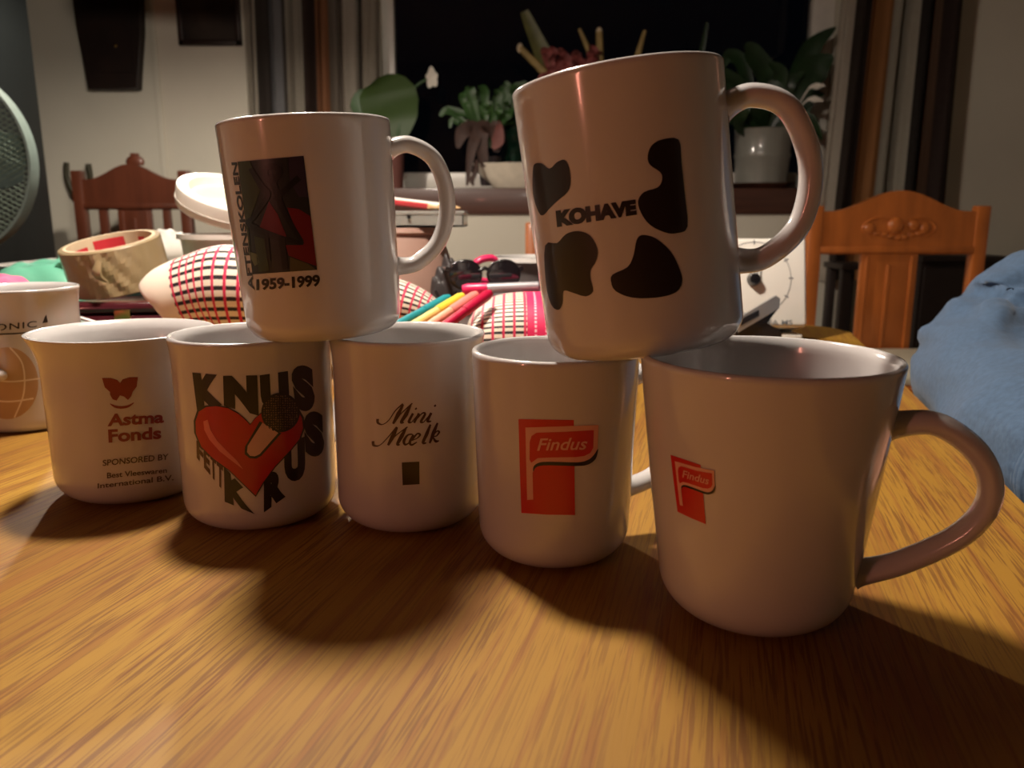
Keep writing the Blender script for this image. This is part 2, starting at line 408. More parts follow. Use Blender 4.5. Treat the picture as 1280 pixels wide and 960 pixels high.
def poly_bm(polys):
    bm = bmesh.new()
    for pts in polys:
        vs = [bm.verts.new((p[0], p[1], 0)) for p in pts]; bm.faces.new(vs)
    bm.normal_update()
    bmesh.ops.triangulate(bm, faces=bm.faces[:], ngon_method='EAR_CLIP')
    return bm
def stroke_poly(pts, ws, n=6):
    c = catmull([(p[0], p[1], 0) for p in pts], n); L = len(c)
    ws = [ws]*len(pts) if isinstance(ws, (int, float)) else ws
    l, r = [], []
    for i, p in enumerate(c):
        t = (c[min(L-1, i+1)]-c[max(0, i-1)]).normalized(); nn = Vector((-t.y, t.x, 0))
        q = i/n; k = min(int(q), len(ws)-2); wv = ws[k]*(1-(q-k))+ws[k+1]*(q-k)
        l.append(p+nn*wv/2); r.append(p-nn*wv/2)
    return l, r
def strokes_bm(lst):
    bm = bmesh.new()
    for pts, ws in lst:
        l, r = stroke_poly(pts, ws)
        lv = [bm.verts.new(p) for p in l]; rv = [bm.verts.new(p) for p in r]
        for i in range(len(l)-1): bm.faces.new((lv[i], lv[i+1], rv[i+1], rv[i]))
    return bm
def disc_pts(cx, cy, rx, ry, n=32): return [(cx+rx*math.cos(2*PI*k/n), cy+ry*math.sin(2*PI*k/n)) for k in range(n)]
def text_bm(txt, quad, bold=0.0, rot=False, shear=0.0, space=1.0):
    """letters filling the pixel quad TL,TR,BL,BR"""
    cu = bpy.data.curves.new('t', 'FONT'); cu.body = txt; cu.offset = bold; cu.shear = shear; cu.space_character = space; cu.resolution_u = 4
    o = bpy.data.objects.new('t', cu); COL.objects.link(o); bpy.context.view_layer.update()
    dg = bpy.context.evaluated_depsgraph_get(); me = bpy.data.meshes.new_from_object(o.evaluated_get(dg))
    bm = bmesh.new(); bm.from_mesh(me); COL.objects.unlink(o); bpy.data.objects.remove(o); bpy.data.curves.remove(cu); bpy.data.meshes.remove(me)
    xs = [v.co.x for v in bm.verts]; ys = [v.co.y for v in bm.verts]; x0, x1, y0, y1 = min(xs), max(xs), min(ys), max(ys)
    # regular cuts so a warped quad and the curved wall stay smooth
    cut_grid(bm, (x1-x0)/max(6, 3*len(txt)))
    TL, TR, BL, BR = [Vector((q[0], q[1], 0)) for q in quad]
    for v in bm.verts:
        s = (v.co.x-x0)/(x1-x0); t = (v.co.y-y0)/(y1-y0)
        if rot: s, t = 1-t, s
        v.co = (TL*(1-s)+TR*s)*t + (BL*(1-s)+BR*s)*(1-t)
    return bm
def ink(name, rgb): return mat('ink_'+name, rgb, rough=0.3, var=0.03, coat=0.3)
k_black = ink('black', (34, 22, 18)); k_red = ink('red', (196, 26, 26)); k_dred = ink('dark_red', (132, 40, 32)); k_brown = ink('brown', (84, 58, 36))
C = lambda s, ox, oy: (lambda pts: [(ox+x/s, oy+y/s) for x, y in pts])

# back-left mug with the red butterfly
SP_A = dict(h=0.094, rl=0.0425, rh=0.0432, rb=0.014, zf=0.072, fl=0.0065)
hd_std = lambda h, o=0.030: [(0, h*0.80), (o*0.55, h*0.84), (o, h*0.70), (o*1.02, h*0.5), (o*0.7, h*0.30), (0, h*0.24)]
mgA = make_mug('white mug with a red butterfly and red wording, at the left end of the row', SP_A, -0.222, 0.452, handle=(math.radians(110), hd_std(0.094), 0.0042, 1.4))
c = C(6, 110, 460)
wrap(mgA, poly_bm([c([(105,75),(170,75),(220,90),(240,112),(260,85),(310,70),(375,68),(365,140),(335,180),(325,210),(300,240),(270,215),(240,205),(215,245),(185,235),(165,200),(165,180),(125,145)])]), k_dred, 'printed_butterfly')
wrap(mgA, strokes_bm([(c([(165,268),(205,290),(250,296),(300,287),(345,260)]), [0.8, 3, 3.4, 3, 0.8])]), k_dred, 'printed_swoosh')
wrap(mgA, text_bm('Astma', c([(150,345),(570,322),(145,440),(570,412)]), 0.035), k_dred, 'printed_lettering')
wrap(mgA, text_bm('Fonds', c([(150,462),(550,440),(155,562),(550,532)]), 0.035), k_dred, 'printed_lettering')
wrap(mgA, text_bm('SPONSORED BY', c([(110,690),(605,642),(110,736),(602,688)]), 0.015), k_brown, 'printed_lettering')
wrap(mgA, text_bm('Best Vleeswaren', c([(142,786),(592,748),(142,828),(592,786)]), 0.015), k_brown, 'printed_lettering')
wrap(mgA, text_bm('International B.V.', c([(72,866),(642,800),(72,904),(642,842)]), 0.015), k_brown, 'printed_lettering')

# KNUS KRUS mug
SP_K = dict(h=0.098, rl=0.0397, rh=0.0400, rb=0.012, zf=0.082, fl=0.0014)
mgK = make_mug('white mug printed with a red heart, a microphone and KNUS KRUS lettering', SP_K, -0.1362, 0.414, handle=(math.radians(44), hd_std(0.098), 0.0042, 1.4))
c = C(4.8, 235, 450)
q = lambda *a: c(list(a))
m_lt = ink('letter_brown', (74, 40, 24))
for ch, qd in (('K', q((25,75),(190,90),(55,310),(205,270))), ('N', q((210,95),(415,92),(215,275),(425,335))), ('U', q((430,92),(600,66),(440,300),(612,300))), ('S', q((610,35),(752,30),(650,310),(765,305))),
               ('S', q((690,312),(812,306),(705,580),(820,580))), ('U', q((575,500),(700,460),(580,732),(706,722))), ('R', q((455,690),(575,640),(455,915),(585,820))), ('K', q((215,640),(345,780),(220,850),(400,925)))):
    wrap(mgK, text_bm(ch, qd, 0.085), k_black, 'printed_letter', 0)
for ch, qd in zip('FETT', ([(50,480),(88,515),(52,585),(92,640)], [(92,520),(128,555),(96,645),(132,690)], [(132,560),(168,592),(136,694),(170,738)], [(172,596),(210,630),(174,742),(212,785)])):
    wrap(mgK, text_bm(ch, q(*qd), 0.05), m_lt, 'printed_letter', 0)
heart = [(405,812),(330,740),(250,662),(150,590),(80,520),(48,440),(45,370),(65,310),(110,282),(170,277),(240,290),(300,322),(350,365),(372,390),(400,355),(440,320),(520,285),(600,275),(655,300),(684,350),(690,410),(668,475),(610,545),(520,640),(450,735)]
hc = Vector((365, 540))
wrap(mgK, poly_bm([c([((x-365)*1.035+365, (y-540)*1.035+540) for x, y in heart])]), k_black, 'printed_heart_outline', 1)
wrap(mgK, poly_bm([c(heart)]), ink('heart', (176, 14, 24)), 'printed_heart', 2)
wrap(mgK, poly_bm([c([(92,368),(118,358),(135,420),(175,485),(235,548),(290,600),(330,655),(285,622),(190,548),(128,478),(98,420)])]), ink('heart_shine', (214, 110, 104)), 'printed_shine', 3)
wrap(mgK, poly_bm([c([(430,368),(560,440),(440,575),(410,592),(370,590),(340,565),(342,520)])]), k_black, 'printed_outline', 3)
wrap(mgK, poly_bm([c([(447,376),(542,438),(430,565),(402,578),(372,575),(354,553),(358,515)])]), ink('mic_body', (205, 160, 140)), 'printed_microphone_body', 4)
wrap(mgK, poly_bm([c(disc_pts(555, 315, 116, 118))]), k_black, 'printed_microphone_rim', 4)
bm = bmesh.new()
for i in range(17):
    for j in range(17):
        x, y = 555-112+14*i+random.uniform(-2, 2), 315-112+14*j+random.uniform(-2, 2)
        if math.hypot(x-555, y-315) < 104:
            s_ = random.uniform(2.6, 4.6); pp = c([(x-s_, y-s_*0.7), (x+s_, y-s_), (x+s_*0.8, y+s_), (x-s_*0.8, y+s_*0.8)])
            bm.faces.new([bm.verts.new((*p_, 0)) for p_ in pp])
wrap(mgK, bm, ink('mic_mesh', (120, 92, 74)), 'printed_microphone_mesh', 5, step=30)

# Mini Maelk mug
SP_M = dict(h=0.099, rl=0.0385, rh=0.038, rb=0.014, zf=0.080, fl=0.0022)
mgM = make_mug('white mug with small dark script reading Mini Maelk above a brown square', SP_M, -0.0540, 0.408, handle=(math.radians(95), hd_std(0.099), 0.0042, 1.4))
c = C(7.68, 460, 490)
S_ = lambda pts, ws: (c(pts), [max(9, a*1.22)/7.68 for a in ws])
strokes = [S_([(92,258),(95,295),(140,312),(200,270),(262,180),(335,112)], [22,20,7,7,9,12]), S_([(338,118),(290,215),(240,305)], [14,34,16]), S_([(240,305),(320,205),(425,108)], [5,6,10]), S_([(412,120),(365,215),(318,290),(345,292)], [12,32,22,6]),
           S_([(432,205),(392,285),(418,292)], [18,22,6]), S_([(455,155),(466,166)], [20,16]), S_([(418,292),(490,205)], [5,7]), S_([(490,205),(442,296)], [20,18]), S_([(455,275),(520,205),(548,212),(508,285),(535,290)], [5,10,18,20,6]),
           S_([(535,290),(608,200)], [5,7]), S_([(608,200),(572,278),(608,280)], [20,22,6]), S_([(638,126),(650,138)], [20,16]),
           S_([(48,472),(55,512),(110,512),(182,445),(275,335)], [22,20,7,8,12]), S_([(280,338),(235,430),(192,512)], [14,34,16]), S_([(192,512),(265,420),(380,335)], [5,6,10]), S_([(368,340),(325,420),(282,500),(305,506)], [12,32,22,6]),
           S_([(428,405),(380,415),(345,470),(358,505),(400,480),(436,410)], [10,14,24,16,8,10]), S_([(436,410),(402,480),(420,508),(470,480)], [16,22,16,6]), S_([(410,470),(470,445),(500,410),(470,402),(425,460)], [6,8,18,12,16]),
           S_([(600,312),(565,400),(528,486),(560,488)], [14,28,22,6]), S_([(668,296),(630,390),(592,492)], [14,30,14]), S_([(606,440),(660,378),(684,384),(660,420),(628,432),(650,472),(682,468)], [6,10,16,10,8,24,6])]
wrap(mgM, strokes_bm(strokes), ink('maroon', (64, 18, 12)), 'printed_script')
wrap(mgM, poly_bm([c([(325,677),(493,668),(495,885),(333,895)])]), ink('olive', (58, 40, 18)), 'printed_square')

# red logo shared by the two right-hand mugs
def flag_logo(mg, f, word):
    wrap(mg, poly_bm([f([(55,95),(530,103),(535,500),(540,918),(300,915),(80,900),(66,500)])]), k_red, 'printed_red_panel', 0)
    pale = ink('pale', (222, 160, 140))
    wrap(mg, poly_bm([f([(182,785),(176,560),(190,508),(225,480),(280,470),(560,470),(640,455),(695,425),(735,350),(742,145),(430,158),(115,168),(122,480),(130,788)])]), pale, 'printed_pale_border', 1)
    wrap(mg, strokes_bm([(f([(182,545),(196,505),(240,482),(330,477),(560,482),(650,466),(705,425),(738,352)]), [0.3*f.k, 3.2*f.k, 4.2*f.k, 4.4*f.k, 4.6*f.k, 5.4*f.k, 5*f.k, 0.6*f.k])]), k_black, 'printed_shadow_line', 2)
    wrap(mg, poly_bm([f([(150,440),(152,290),(168,240),(210,212),(450,205),(702,190),(697,340),(672,385),(620,412),(540,422),(300,425),(220,430),(165,470)])]), k_red, 'printed_red_flag', 2)
    wrap(mg, text_bm(word, f([(215,262),(652,252),(215,368),(640,358)]), 0.012, shear=0.25), pale, 'printed_lettering', 3)
class Fm:
    def __init__(s, fn, k): s.fn = fn; s.k = k
    def __call__(s, pts): return [s.fn(*p) for p in pts]
SP_F = dict(h=0.098, rl=0.0350, rh=0.0385, rb=0.014, pw=0.8)
mgF = make_mug('straight white mug with a large red flag logo, under the spotted mug', SP_F, 0.020, 0.363, handle=(math.radians(28), hd_std(0.098, 0.031), 0.0042, 1.4))
flag_logo(mgF, Fm(lambda x, y: (640+x/6.86, 510+y/6.86), 1.0), 'Findus')
SP_R = dict(h=0.1055, rl=0.0355, rh=0.0487, rb=0.015, pw=0.85)
mgR = make_mug('tall flared white mug with a small red flag logo, nearest and at the right end', SP_R, 0.0985, 0.303,
               handle=(math.radians(-4), [(0, 0.0815), (0.017, 0.0835), (0.0315, 0.0735), (0.0365, 0.0585), (0.029, 0.043), (0.010, 0.0285), (0, 0.0215)], 0.0043, 1.5))
rq = [Vector((825+x/9.6, 560+y/9.6)) for x, y in ((130,85),(490,200),(195,765),(545,905))]
def rmap(x, y):
    s = (x-60)/475; t = (y-98)/810
    v = (rq[0]*(1-s)+rq[1]*s)*(1-t)+(rq[2]*(1-s)+rq[3]*s)*t
    return (v.x, v.y - 18*max(0, s-1.0)*0.25)
flag_logo(mgR, Fm(rmap, 0.55), 'Findus')

# upper mugs
def place_top(cx, cy, z): return cx, cy, TZ+z
SP_U = dict(h=0.1015, rl=0.0372, rh=0.0405, rb=0.009, pw=0.7)
mgU = make_mug('white mug with a dark square picture and the years 1959-1999, standing on the row', SP_U, -0.0935, 0.400, TZ+0.0995, tilt=math.radians(-3.2),
               handle=(math.radians(2), [(0, 0.0875), (0.010, 0.0895), (0.0225, 0.081), (0.0272, 0.061), (0.0215, 0.042), (0.009, 0.0315), (0, 0.0305)], 0.0041, 1.35))
c = C(5.33, 280, 190)
prnt = [(90,65),(310,45),(530,25),(575,400),(620,785),(400,800),(190,815),(140,440)]
wrap(mgU, poly_bm([c(prnt)]), ink('art_dark', (30, 32, 34)), 'printed_picture', 0)
art = [(((92,67),(170,60),(250,230),(160,480),(190,810),(140,440)), (52, 62, 34)), (((430,35),(528,27),(560,300),(500,300),(440,200)), (48, 38, 58)), (((300,330),(230,520),(420,570),(360,420)), (92, 14, 34)),
       (((420,370),(500,380),(578,430),(618,760),(560,740),(430,690),(410,620),(520,620)), (100, 14, 26)), (((200,560),(270,580),(300,790),(230,800)), (50, 64, 48)), (((440,700),(560,745),(615,783),(440,797)), (78, 74, 50)),
       (((160,660),(220,680),(235,740),(205,760),(175,700)), (96, 110, 84))]
for k, (pp, cc) in enumerate(art): wrap(mgU, poly_bm([c(pp)]), ink('art_%d' % k, cc), 'printed_colour_patch', 1)
wrap(mgU, strokes_bm([(c(a), b_) for a, b_ in (([(175,110),(250,230),(290,290),(200,430),(165,480),(330,560),(530,610)], [5,8,7,6,7,8,4]), ([(300,150),(340,240),(400,400),(520,600)], [9,8,7,5]), ([(500,170),(400,260),(340,320)], [8,7,6]),
     ([(280,560),(300,730)], [6,4]), ([(385,590),(410,780)], [8,7]), ([(270,110),(330,95),(370,130),(330,190),(280,170),(270,110)], [7,8,7,8,7,7]))]), ink('art_black', (16, 15, 18)), 'printed_figure_lines', 2)
wrap(mgU, text_bm('AFTENSKOLEN', c([(48,70),(86,68),(166,922),(204,920)]), 0.03, rot=True), k_black, 'printed_lettering', 0, step=4)
wrap(mgU, text_bm('1959-1999', c([(215,848),(638,816),(215,924),(642,896)]), 0.04), k_black, 'printed_lettering', 0)

SP_C = dict(h=0.1085, rl=0.0405, rh=0.0418, rb=0.010)
mgC = make_mug('white mug with black cow spots and the word KOHAVE, leaning on top of two mugs', SP_C, 0.0565, 0.334, TZ+0.1035, tilt=math.radians(-8.2),
               handle=(math.radians(1), [(0, 0.0905), (0.010, 0.0935), (0.0235, 0.086), (0.0300, 0.064), (0.0245, 0.042), (0.010, 0.0305), (0, 0.0305)], 0.0046, 1.4))
c = C(2.666, 640, 90)
spots = [[(78,305),(100,305),(125,322),(150,300),(175,293),(190,320),(195,365),(185,400),(150,430),(125,455),(105,477),(90,470),(72,420),(68,370),(70,320)],
         [(555,225),(500,225),(465,245),(452,280),(460,310),(495,335),(500,360),(485,385),(440,400),(420,430),(430,470),(460,510),(510,535),(550,537),(585,515),(575,400),(565,300)],
         [(110,578),(150,570),(180,540),(220,530),(260,545),(285,590),(280,630),(262,660),(262,690),(270,730),(245,748),(200,735),(172,730),(168,770),(155,793),(130,775),(112,700)],
         [(435,543),(480,555),(530,600),(560,660),(567,700),(545,735),(480,752),(400,752),(345,730),(330,700),(335,675),(385,650),(405,610),(415,560)]]
for sp_ in spots:
    sm = [(p.x, p.y) for p in catmull([(x, y, 0) for x, y in sp_], 3, True)]
    wrap(mgC, poly_bm([c(sm)]), k_black, 'printed_cow_spot', 0)
wrap(mgC, text_bm('KOHAVE', c([(145,462),(412,424),(150,518),(416,476)]), 0.075), k_black, 'printed_lettering', 0)

# far-left mug
SP_N = dict(h=0.105, rl=0.0395, rh=0.0405, rb=0.008, zf=0.085, fl=0.002)
mgN = make_mug('white mug with a tan globe and NIC lettering, cut off by the left edge', SP_N, -0.372, 0.602, handle=(math.radians(-118), [(0, 0.078), (0.015, 0.081), (0.027, 0.072), (0.028, 0.060), (0.018, 0.049), (0, 0.045)], 0.0042, 1.4))
tan = ink('tan', (178, 144, 106)); lt = ink('cream', (222, 206, 186))
wrap(mgN, poly_bm([disc_pts(9, 479, 39, 45, 40)]), tan, 'printed_globe', 0)
wrap(mgN, strokes_bm([([(-28,470),(10,477),(50,473)], 2), ([(-24,498),(10,502),(42,498)], 2), ([(12,434),(28,455),(30,490),(18,522)], 2)]), lt, 'printed_globe_lines', 1)
wrap(mgN, text_bm('ONIC', [(-6,405.5),(46,401),(-6,414),(46,409)], 0.01, space=1.15), k_black, 'printed_lettering', 0)
wrap(mgN, strokes_bm([([(-6,418),(20,417),(40,415)], 1.6)]), k_black, 'printed_rule', 0)
wrap(mgN, poly_bm([[(53,404),(56,396),(58,393),(60,403)]]), k_black, 'printed_sail', 0)

# ------------------------------------------------------------------ clutter on the table
def mag(name, label, cx, cy, z0, wx, wy, th, rz, m, cat='magazine', group=None, edge=None):
    t = thing(name, label, cat, (cx, cy, z0), (0, 0, rz), group)
    bm = bmesh.new(); add_box(bm, (-wx/2, -wy/2, 0), (wx/2, wy/2, 0.0012), 0.0004); add_box(bm, (-wx/2, -wy/2, th-0.0012), (wx/2, wy/2, th), 0.0004); add_box(bm, (-wx/2, -wy/2, 0), (-wx/2+0.0012, wy/2, th)); new_obj('cover', bm, m, t)
    box('pages', (-wx/2+0.001, -wy/2+0.003, 0.001), (wx/2-0.003, wy/2-0.003, th-0.001), m_paper, t)
    return t
m_paper = mat('paper', (226, 222, 214), rough=0.7, var=0.03)
m_maroon = mat('maroon_cover', (70, 24, 30), rough=0.25, coat=0.5); m_green_c = mat('green_cover', (52, 84, 66), rough=0.5); m_blk = mat('black_plastic', (26, 24, 26), rough=0.25, coat=0.3)
m_ylw = mat('yellow_print', (222, 184, 96), rough=0.6, var=0.12, scale=90); m_grey_p = mat('grey_plastic', (120, 116, 116), rough=0.4)
G = 'books and magazines piled behind the mugs'
mag('book', 'grey covered book at the bottom of the pile behind the mugs', -0.365, 0.845, TZ, 0.31, 0.19, 0.022, 0.03, mat('slate_cover', (92, 92, 98), rough=0.5), 'book', G)
mag('book', 'dark green book lying under the brown tape roll', -0.435, 0.850, TZ+0.022, 0.17, 0.18, 0.018, -0.06, m_green_c, 'book', G)
mag('book', 'pale book lying under the woven pencil case', -0.270, 0.845, TZ+0.022, 0.13, 0.18, 0.018, 0.02, mat('tan_cover', (168, 150, 128), rough=0.5), 'book', G)
t = thing('glasses_case', 'glossy maroon case under the front of the brown tape roll', 'case', (-0.415, 0.875, TZ+0.040), (0, 0, 0.12))
bm = bmesh.new(); add_box(bm, (-0.085, -0.035, 0), (0.085, 0.035, 0.014), 0.006, seg=3); new_obj('lower_shell', bm, m_maroon, t)
bm = bmesh.new(); add_box(bm, (-0.085, -0.035, 0.0145), (0.085, 0.035, 0.027), 0.006, seg=3); new_obj('lid', bm, m_maroon, t)
box('clasp', (-0.008, -0.0365, 0.009), (0.008, -0.034, 0.019), mat('brass', (190, 160, 90), rough=0.3, metal=1), t, 0.001)
t = thing('ticket', 'yellow printed ticket on the pile beside the maroon case', 'ticket', (-0.350, 0.80, TZ+0.0405), (0, 0, 0.1))
box('card', (-0.035, -0.02, 0), (0.035, 0.02, 0.0008), m_ylw, t)
bm = bmesh.new()
for k in range(9): add_box(bm, (-0.02+0.005*k, -0.012, 0.0008), (-0.018+0.005*k, 0.014, 0.0011))
new_obj('printed_bars', bm, ink('ticket', (110, 80, 40)), t, smooth=False)

# brown tape roll
m_tape = mat('brown_tape', (158, 138, 102), rough=0.4, var=0.06, scale=25, coat=0.6); m_core = mat('card_core', (214, 192, 160), rough=0.8); m_tred = mat('tape_print', (206, 50, 60), rough=0.6)
TC = (X(153, 0.90, TZ+0.09), 0.90, TZ+0.0800)
tr = thing('tape_roll', 'roll of brown packing tape with red print inside its core', 'tape', TC, (math.radians(12), math.radians(-6), 0.0))
Ri, Rc, Ro, HT = 0.0440, 0.0470, 0.0525, 0.050
lathe('tape', [(Rc, 0), (Ro-0.001, 0), (Ro, 0.001), (Ro, HT-0.001), (Ro-0.001, HT), (Rc, HT)], m_tape, tr, seg=72, closed=True)
lathe('core', [(Ri, 0.0005), (Rc, 0.0005), (Rc, HT+0.0006), (Ri, HT+0.0006)], m_core, tr, seg=72, closed=True)
for a0, a1, z0, z1 in ((20, 52, 0.036, 0.044), (62, 74, 0.036, 0.044), (96, 140, 0.034, 0.046), (150, 185, 0.030, 0.042), (58, 95, 0.016, 0.028), (120, 150, 0.014, 0.026)):
    bm = bmesh.new(); n = 10; vs = []
    for i in range(n+1):
        a = math.radians(a0+(a1-a0)*i/n)
        vs.append([bm.verts.new(((Ri-0.0003)*math.cos(a), (Ri-0.0003)*math.sin(a), z)) for z in (z0, z1)])
    for i in range(n): bm.faces.new((vs[i][0], vs[i+1][0], vs[i+1][1], vs[i][1]))
    new_obj('printed_mark', bm, m_tred, tr, smooth='raw')
bm = bmesh.new()          # crumpled loose end stuck on the front
n, mm_ = 26, 10; vs = []
rnd = random.Random(3)
hh = [[rnd.uniform(0.0, 1.0) for _ in range(mm_+1)] for _ in range(n+1)]
for i in range(n+1):
    row = []
    for j in range(mm_+1):
        a = math.radians(-108+92*i/n-18); z = HT*(0.03+0.94*j/mm_)
        e = math.sin(PI*i/n)*0.7+0.1
        amp = e*(0.0020*math.sin(0.55*i+0.5*j)**2*(0.4+hh[i//4*4][j//4*4])+0.0009*hh[i][j]+0.003*max(0, 1-abs(i-9)/5.0))
        r_ = Ro+0.0004+amp
        row.append(bm.verts.new((r_*math.cos(a), r_*math.sin(a), z)))
    vs.append(row)
for i in range(n):
    for j in range(mm_):
        bm.faces.new((vs[i][j], vs[i+1][j], vs[i+1][j+1])); bm.faces.new((vs[i][j], vs[i+1][j+1], vs[i][j+1]))
o = new_obj('loose_tape_end', bm, m_tape, tr, smooth=False)
tube('tape_flap', [(0.012, -Ro-0.004, 0.020), (0.008, -Ro-0.010, 0.030), (0.013, -Ro-0.006, 0.042)], [0.003, 0.0075, 0.004], m_tape, tr, seg=7, flat=0.5, smooth_n=3)

# woven pencil case (long, tapering to the right)
def sweep_case(name, label, pts, rads, m, cat, flat=1.0):
    t = thing(name, label, cat, (pts[0][0], pts[0][1], TZ+0.04))
    off = Vector(t.location)
    c_ = catmull(pts, 8); k = len(pts); rr_ = [rads[min(k-1, i//8)]*(1-(i % 8)/8)+rads[min(k-1, i//8+1)]*((i % 8)/8) for i in range(len(c_))]
    bm = bmesh.new(); add_tube(bm, [p-off for p in c_], rr_, 36, flat, uvl=True); new_obj('cloth_body', bm, m, t, True, 80)
    return t, off
zc = TZ+0.040
yc = 0.79
pts = [(X(207, yc, zc+0.03), yc, zc+0.028), (X(211, yc, zc+0.03), yc, zc+0.030), (X(222, yc, zc), yc, zc+0.034), (X(255, yc, zc), yc, zc+0.041), (X(290, yc, zc), yc, zc+0.045), (X(350, yc, zc), yc, zc+0.043), (X(430, yc, zc), yc, zc+0.036), (X(500, yc, zc), yc-0.004, zc+0.0285), (X(535, yc, zc), yc-0.006, zc+0.022), (X(552, yc, zc), yc-0.006, zc+0.016)]
t, off = sweep_case('pencil_case', 'long pencil case woven in pink, black and cream with a plain cream end', pts, [0.022, 0.031, 0.036, 0.040, 0.044, 0.042, 0.035, 0.027, 0.019, 0.008], woven_mat('woven_a', 0.29, 2.0, 34, 27), 'pencil case')
tube('zip', [Vector((X(225+35*k, yc, zc+0.08), yc+0.012, zc+[0.066, 0.082, 0.086, 0.085, 0.082, 0.078, 0.072, 0.064][k]+0.001))-off for k in range(8)], 0.002, m_blk, t)

# second purse, pink flap
def pillow(name, label, cx, cy, z0, hx, hy, H, m, cat, rz=0.0, lump=0.0, seed=1):
    t = thing(name, label, cat, (cx, cy, z0), (0, 0, rz)); rnd = random.Random(seed)
    bm = bmesh.new(); uvl = bm.loops.layers.uv.new('UVMap'); n = 28; top = []; bot = []
    ph = [rnd.uniform(0, 6.28) for _ in range(6)]
    for i in range(n+1):
        a, b = [], []
        for j in range(n+1):
            u, v = -1+2*i/n, -1+2*j/n
            e = (1-abs(u)**3.2)**0.45*(1-abs(v)**3.2)**0.45 if abs(u) < 1 and abs(v) < 1 else 0
            dz = lump*H*(math.sin(5*u+ph[0]+2*v)+math.sin(7*v+ph[1]-3*u)+0.7*math.sin(11*(u+v)+ph[2]))*e*0.3
            a.append(bm.verts.new((u*hx, v*hy, H*0.42+H*0.58*e+dz)))
            b.append(a[-1] if e == 0 else bm.verts.new((u*hx*0.98, v*hy*0.98, H*0.42*(1-e))))
        top.append(a); bot.append(b)
    for i in range(n):
        for j in range(n):
            for g, rev in ((top, False), (bot, True)):
                q4 = [(i, j), (i+1, j), (i+1, j+1), (i, j+1)]
                if rev: q4 = q4[::-1]
                vs_ = []
                for p_ in q4:
                    if g[p_[0]][p_[1]] not in vs_: vs_.append(g[p_[0]][p_[1]])
                if len(vs_) > 2 and not bm.faces.get(vs_):
                    f = bm.faces.new(vs_)
                    for lp in f.loops:
                        co = lp.vert.co; lp[uvl].uv = (co.x/(2*hx)+0.5, co.y/(2*hy)+0.5+co.z*7)
    new_obj('cloth_body', bm, m, t, True, 80)
    return t
pz = 0.088
pp_ = pillow('purse', 'bright pink purse with woven squares and white stitching, behind the spotted mug', X(672, 0.73, TZ+0.05), 0.725, TZ, 0.068, 0.065, pz, woven_mat('woven_b', -1, 0.42, 15, 20), 'purse')
tube('zip', [(-0.06+0.02*k, 0.062-0.002*abs(k-3), 0.040) for k in range(7)], 0.002, m_blk, pp_)

# felt pens leaning from the purse to the table
pen_cols = [('teal', (40, 140, 150), 'teal felt pen leaning on the pink purse, leftmost of the fan of pens'), ('yellow', (236, 206, 70), 'yellow felt pen leaning on the pink purse beside the teal pen'), ('salmon', (236, 140, 130), 'salmon felt pen leaning on the pink purse in the middle of the fan'), ('crimson', (190, 24, 66), 'crimson felt pen leaning on the pink purse, rightmost of the fan of pens')]
def pen(name, label, a, b, r, m, m2, group=None):
    a, b = Vector(a), Vector(b); d = b-a; L = d.length; t = thing(name, label, 'pen', a, d.to_track_quat('Z', 'Y').to_euler(), group)
    lathe('barrel', [(0, 0), (r*0.5, 0), (r, r*0.5), (r, L*0.68), (0, L*0.68)], m, t, seg=20)
    lathe('cap', [(0, L*0.68), (r*1.12, L*0.68), (r*1.12, L-r), (r*0.8, L), (0, L)], m2, t, seg=20)
    return t
m_lbl = mat('pen_label', (240, 190, 160), rough=0.4)
ends = [((562, 372), (458, 427)), ((579, 370), (475, 432)), ((596, 368), (492, 437)), ((613, 366), (509, 442))]
for ip, ((nm, cc, lb), (e1, e0)) in enumerate(zip(pen_cols, ends)):
    mc = mat('pen_'+nm, cc, rough=0.3); mb = mc if nm in ('teal', 'crimson') else mat('pen_barrel_'+nm, (240, 170, 140) if nm == 'salmon' else (240, 214, 130), rough=0.35)
    pen('felt_pen', lb, P(e0[0], e0[1], 0.642-0.0068*ip), P(e1[0], e1[1], 0.705-0.0068*ip), 0.0041, mb, mc, 'felt pens leaning on the pink purse')
pen('marker_pen', 'silver grey marker with a pink end lying behind the pink purse', P(676, 358, 0.805), P(578, 362, 0.805), 0.0052, mat('silver', (170, 168, 172), rough=0.35, metal=0.3), mat('pink_cap', (226, 40, 96), rough=0.3))

# grey box under the glasses
gb = thing('storage_box', 'grey storage box behind the pink purse with a pair of sunglasses on it', 'box', (0, 0, TZ))
bx0, bx1 = X(580, 0.9, TZ+0.08), X(700, 0.9, TZ+0.08)
BOXH = 0.0775
box('box_body', (bx0, 0.80, 0), (bx1, 0.98, BOXH-0.016), m_grey_p, gb, 0.004); box('lid', (bx0-0.002, 0.798, BOXH-0.0155), (bx1+0.002, 0.982, BOXH), mat('grey_lid', (96, 92, 92), rough=0.35), gb, 0.004)
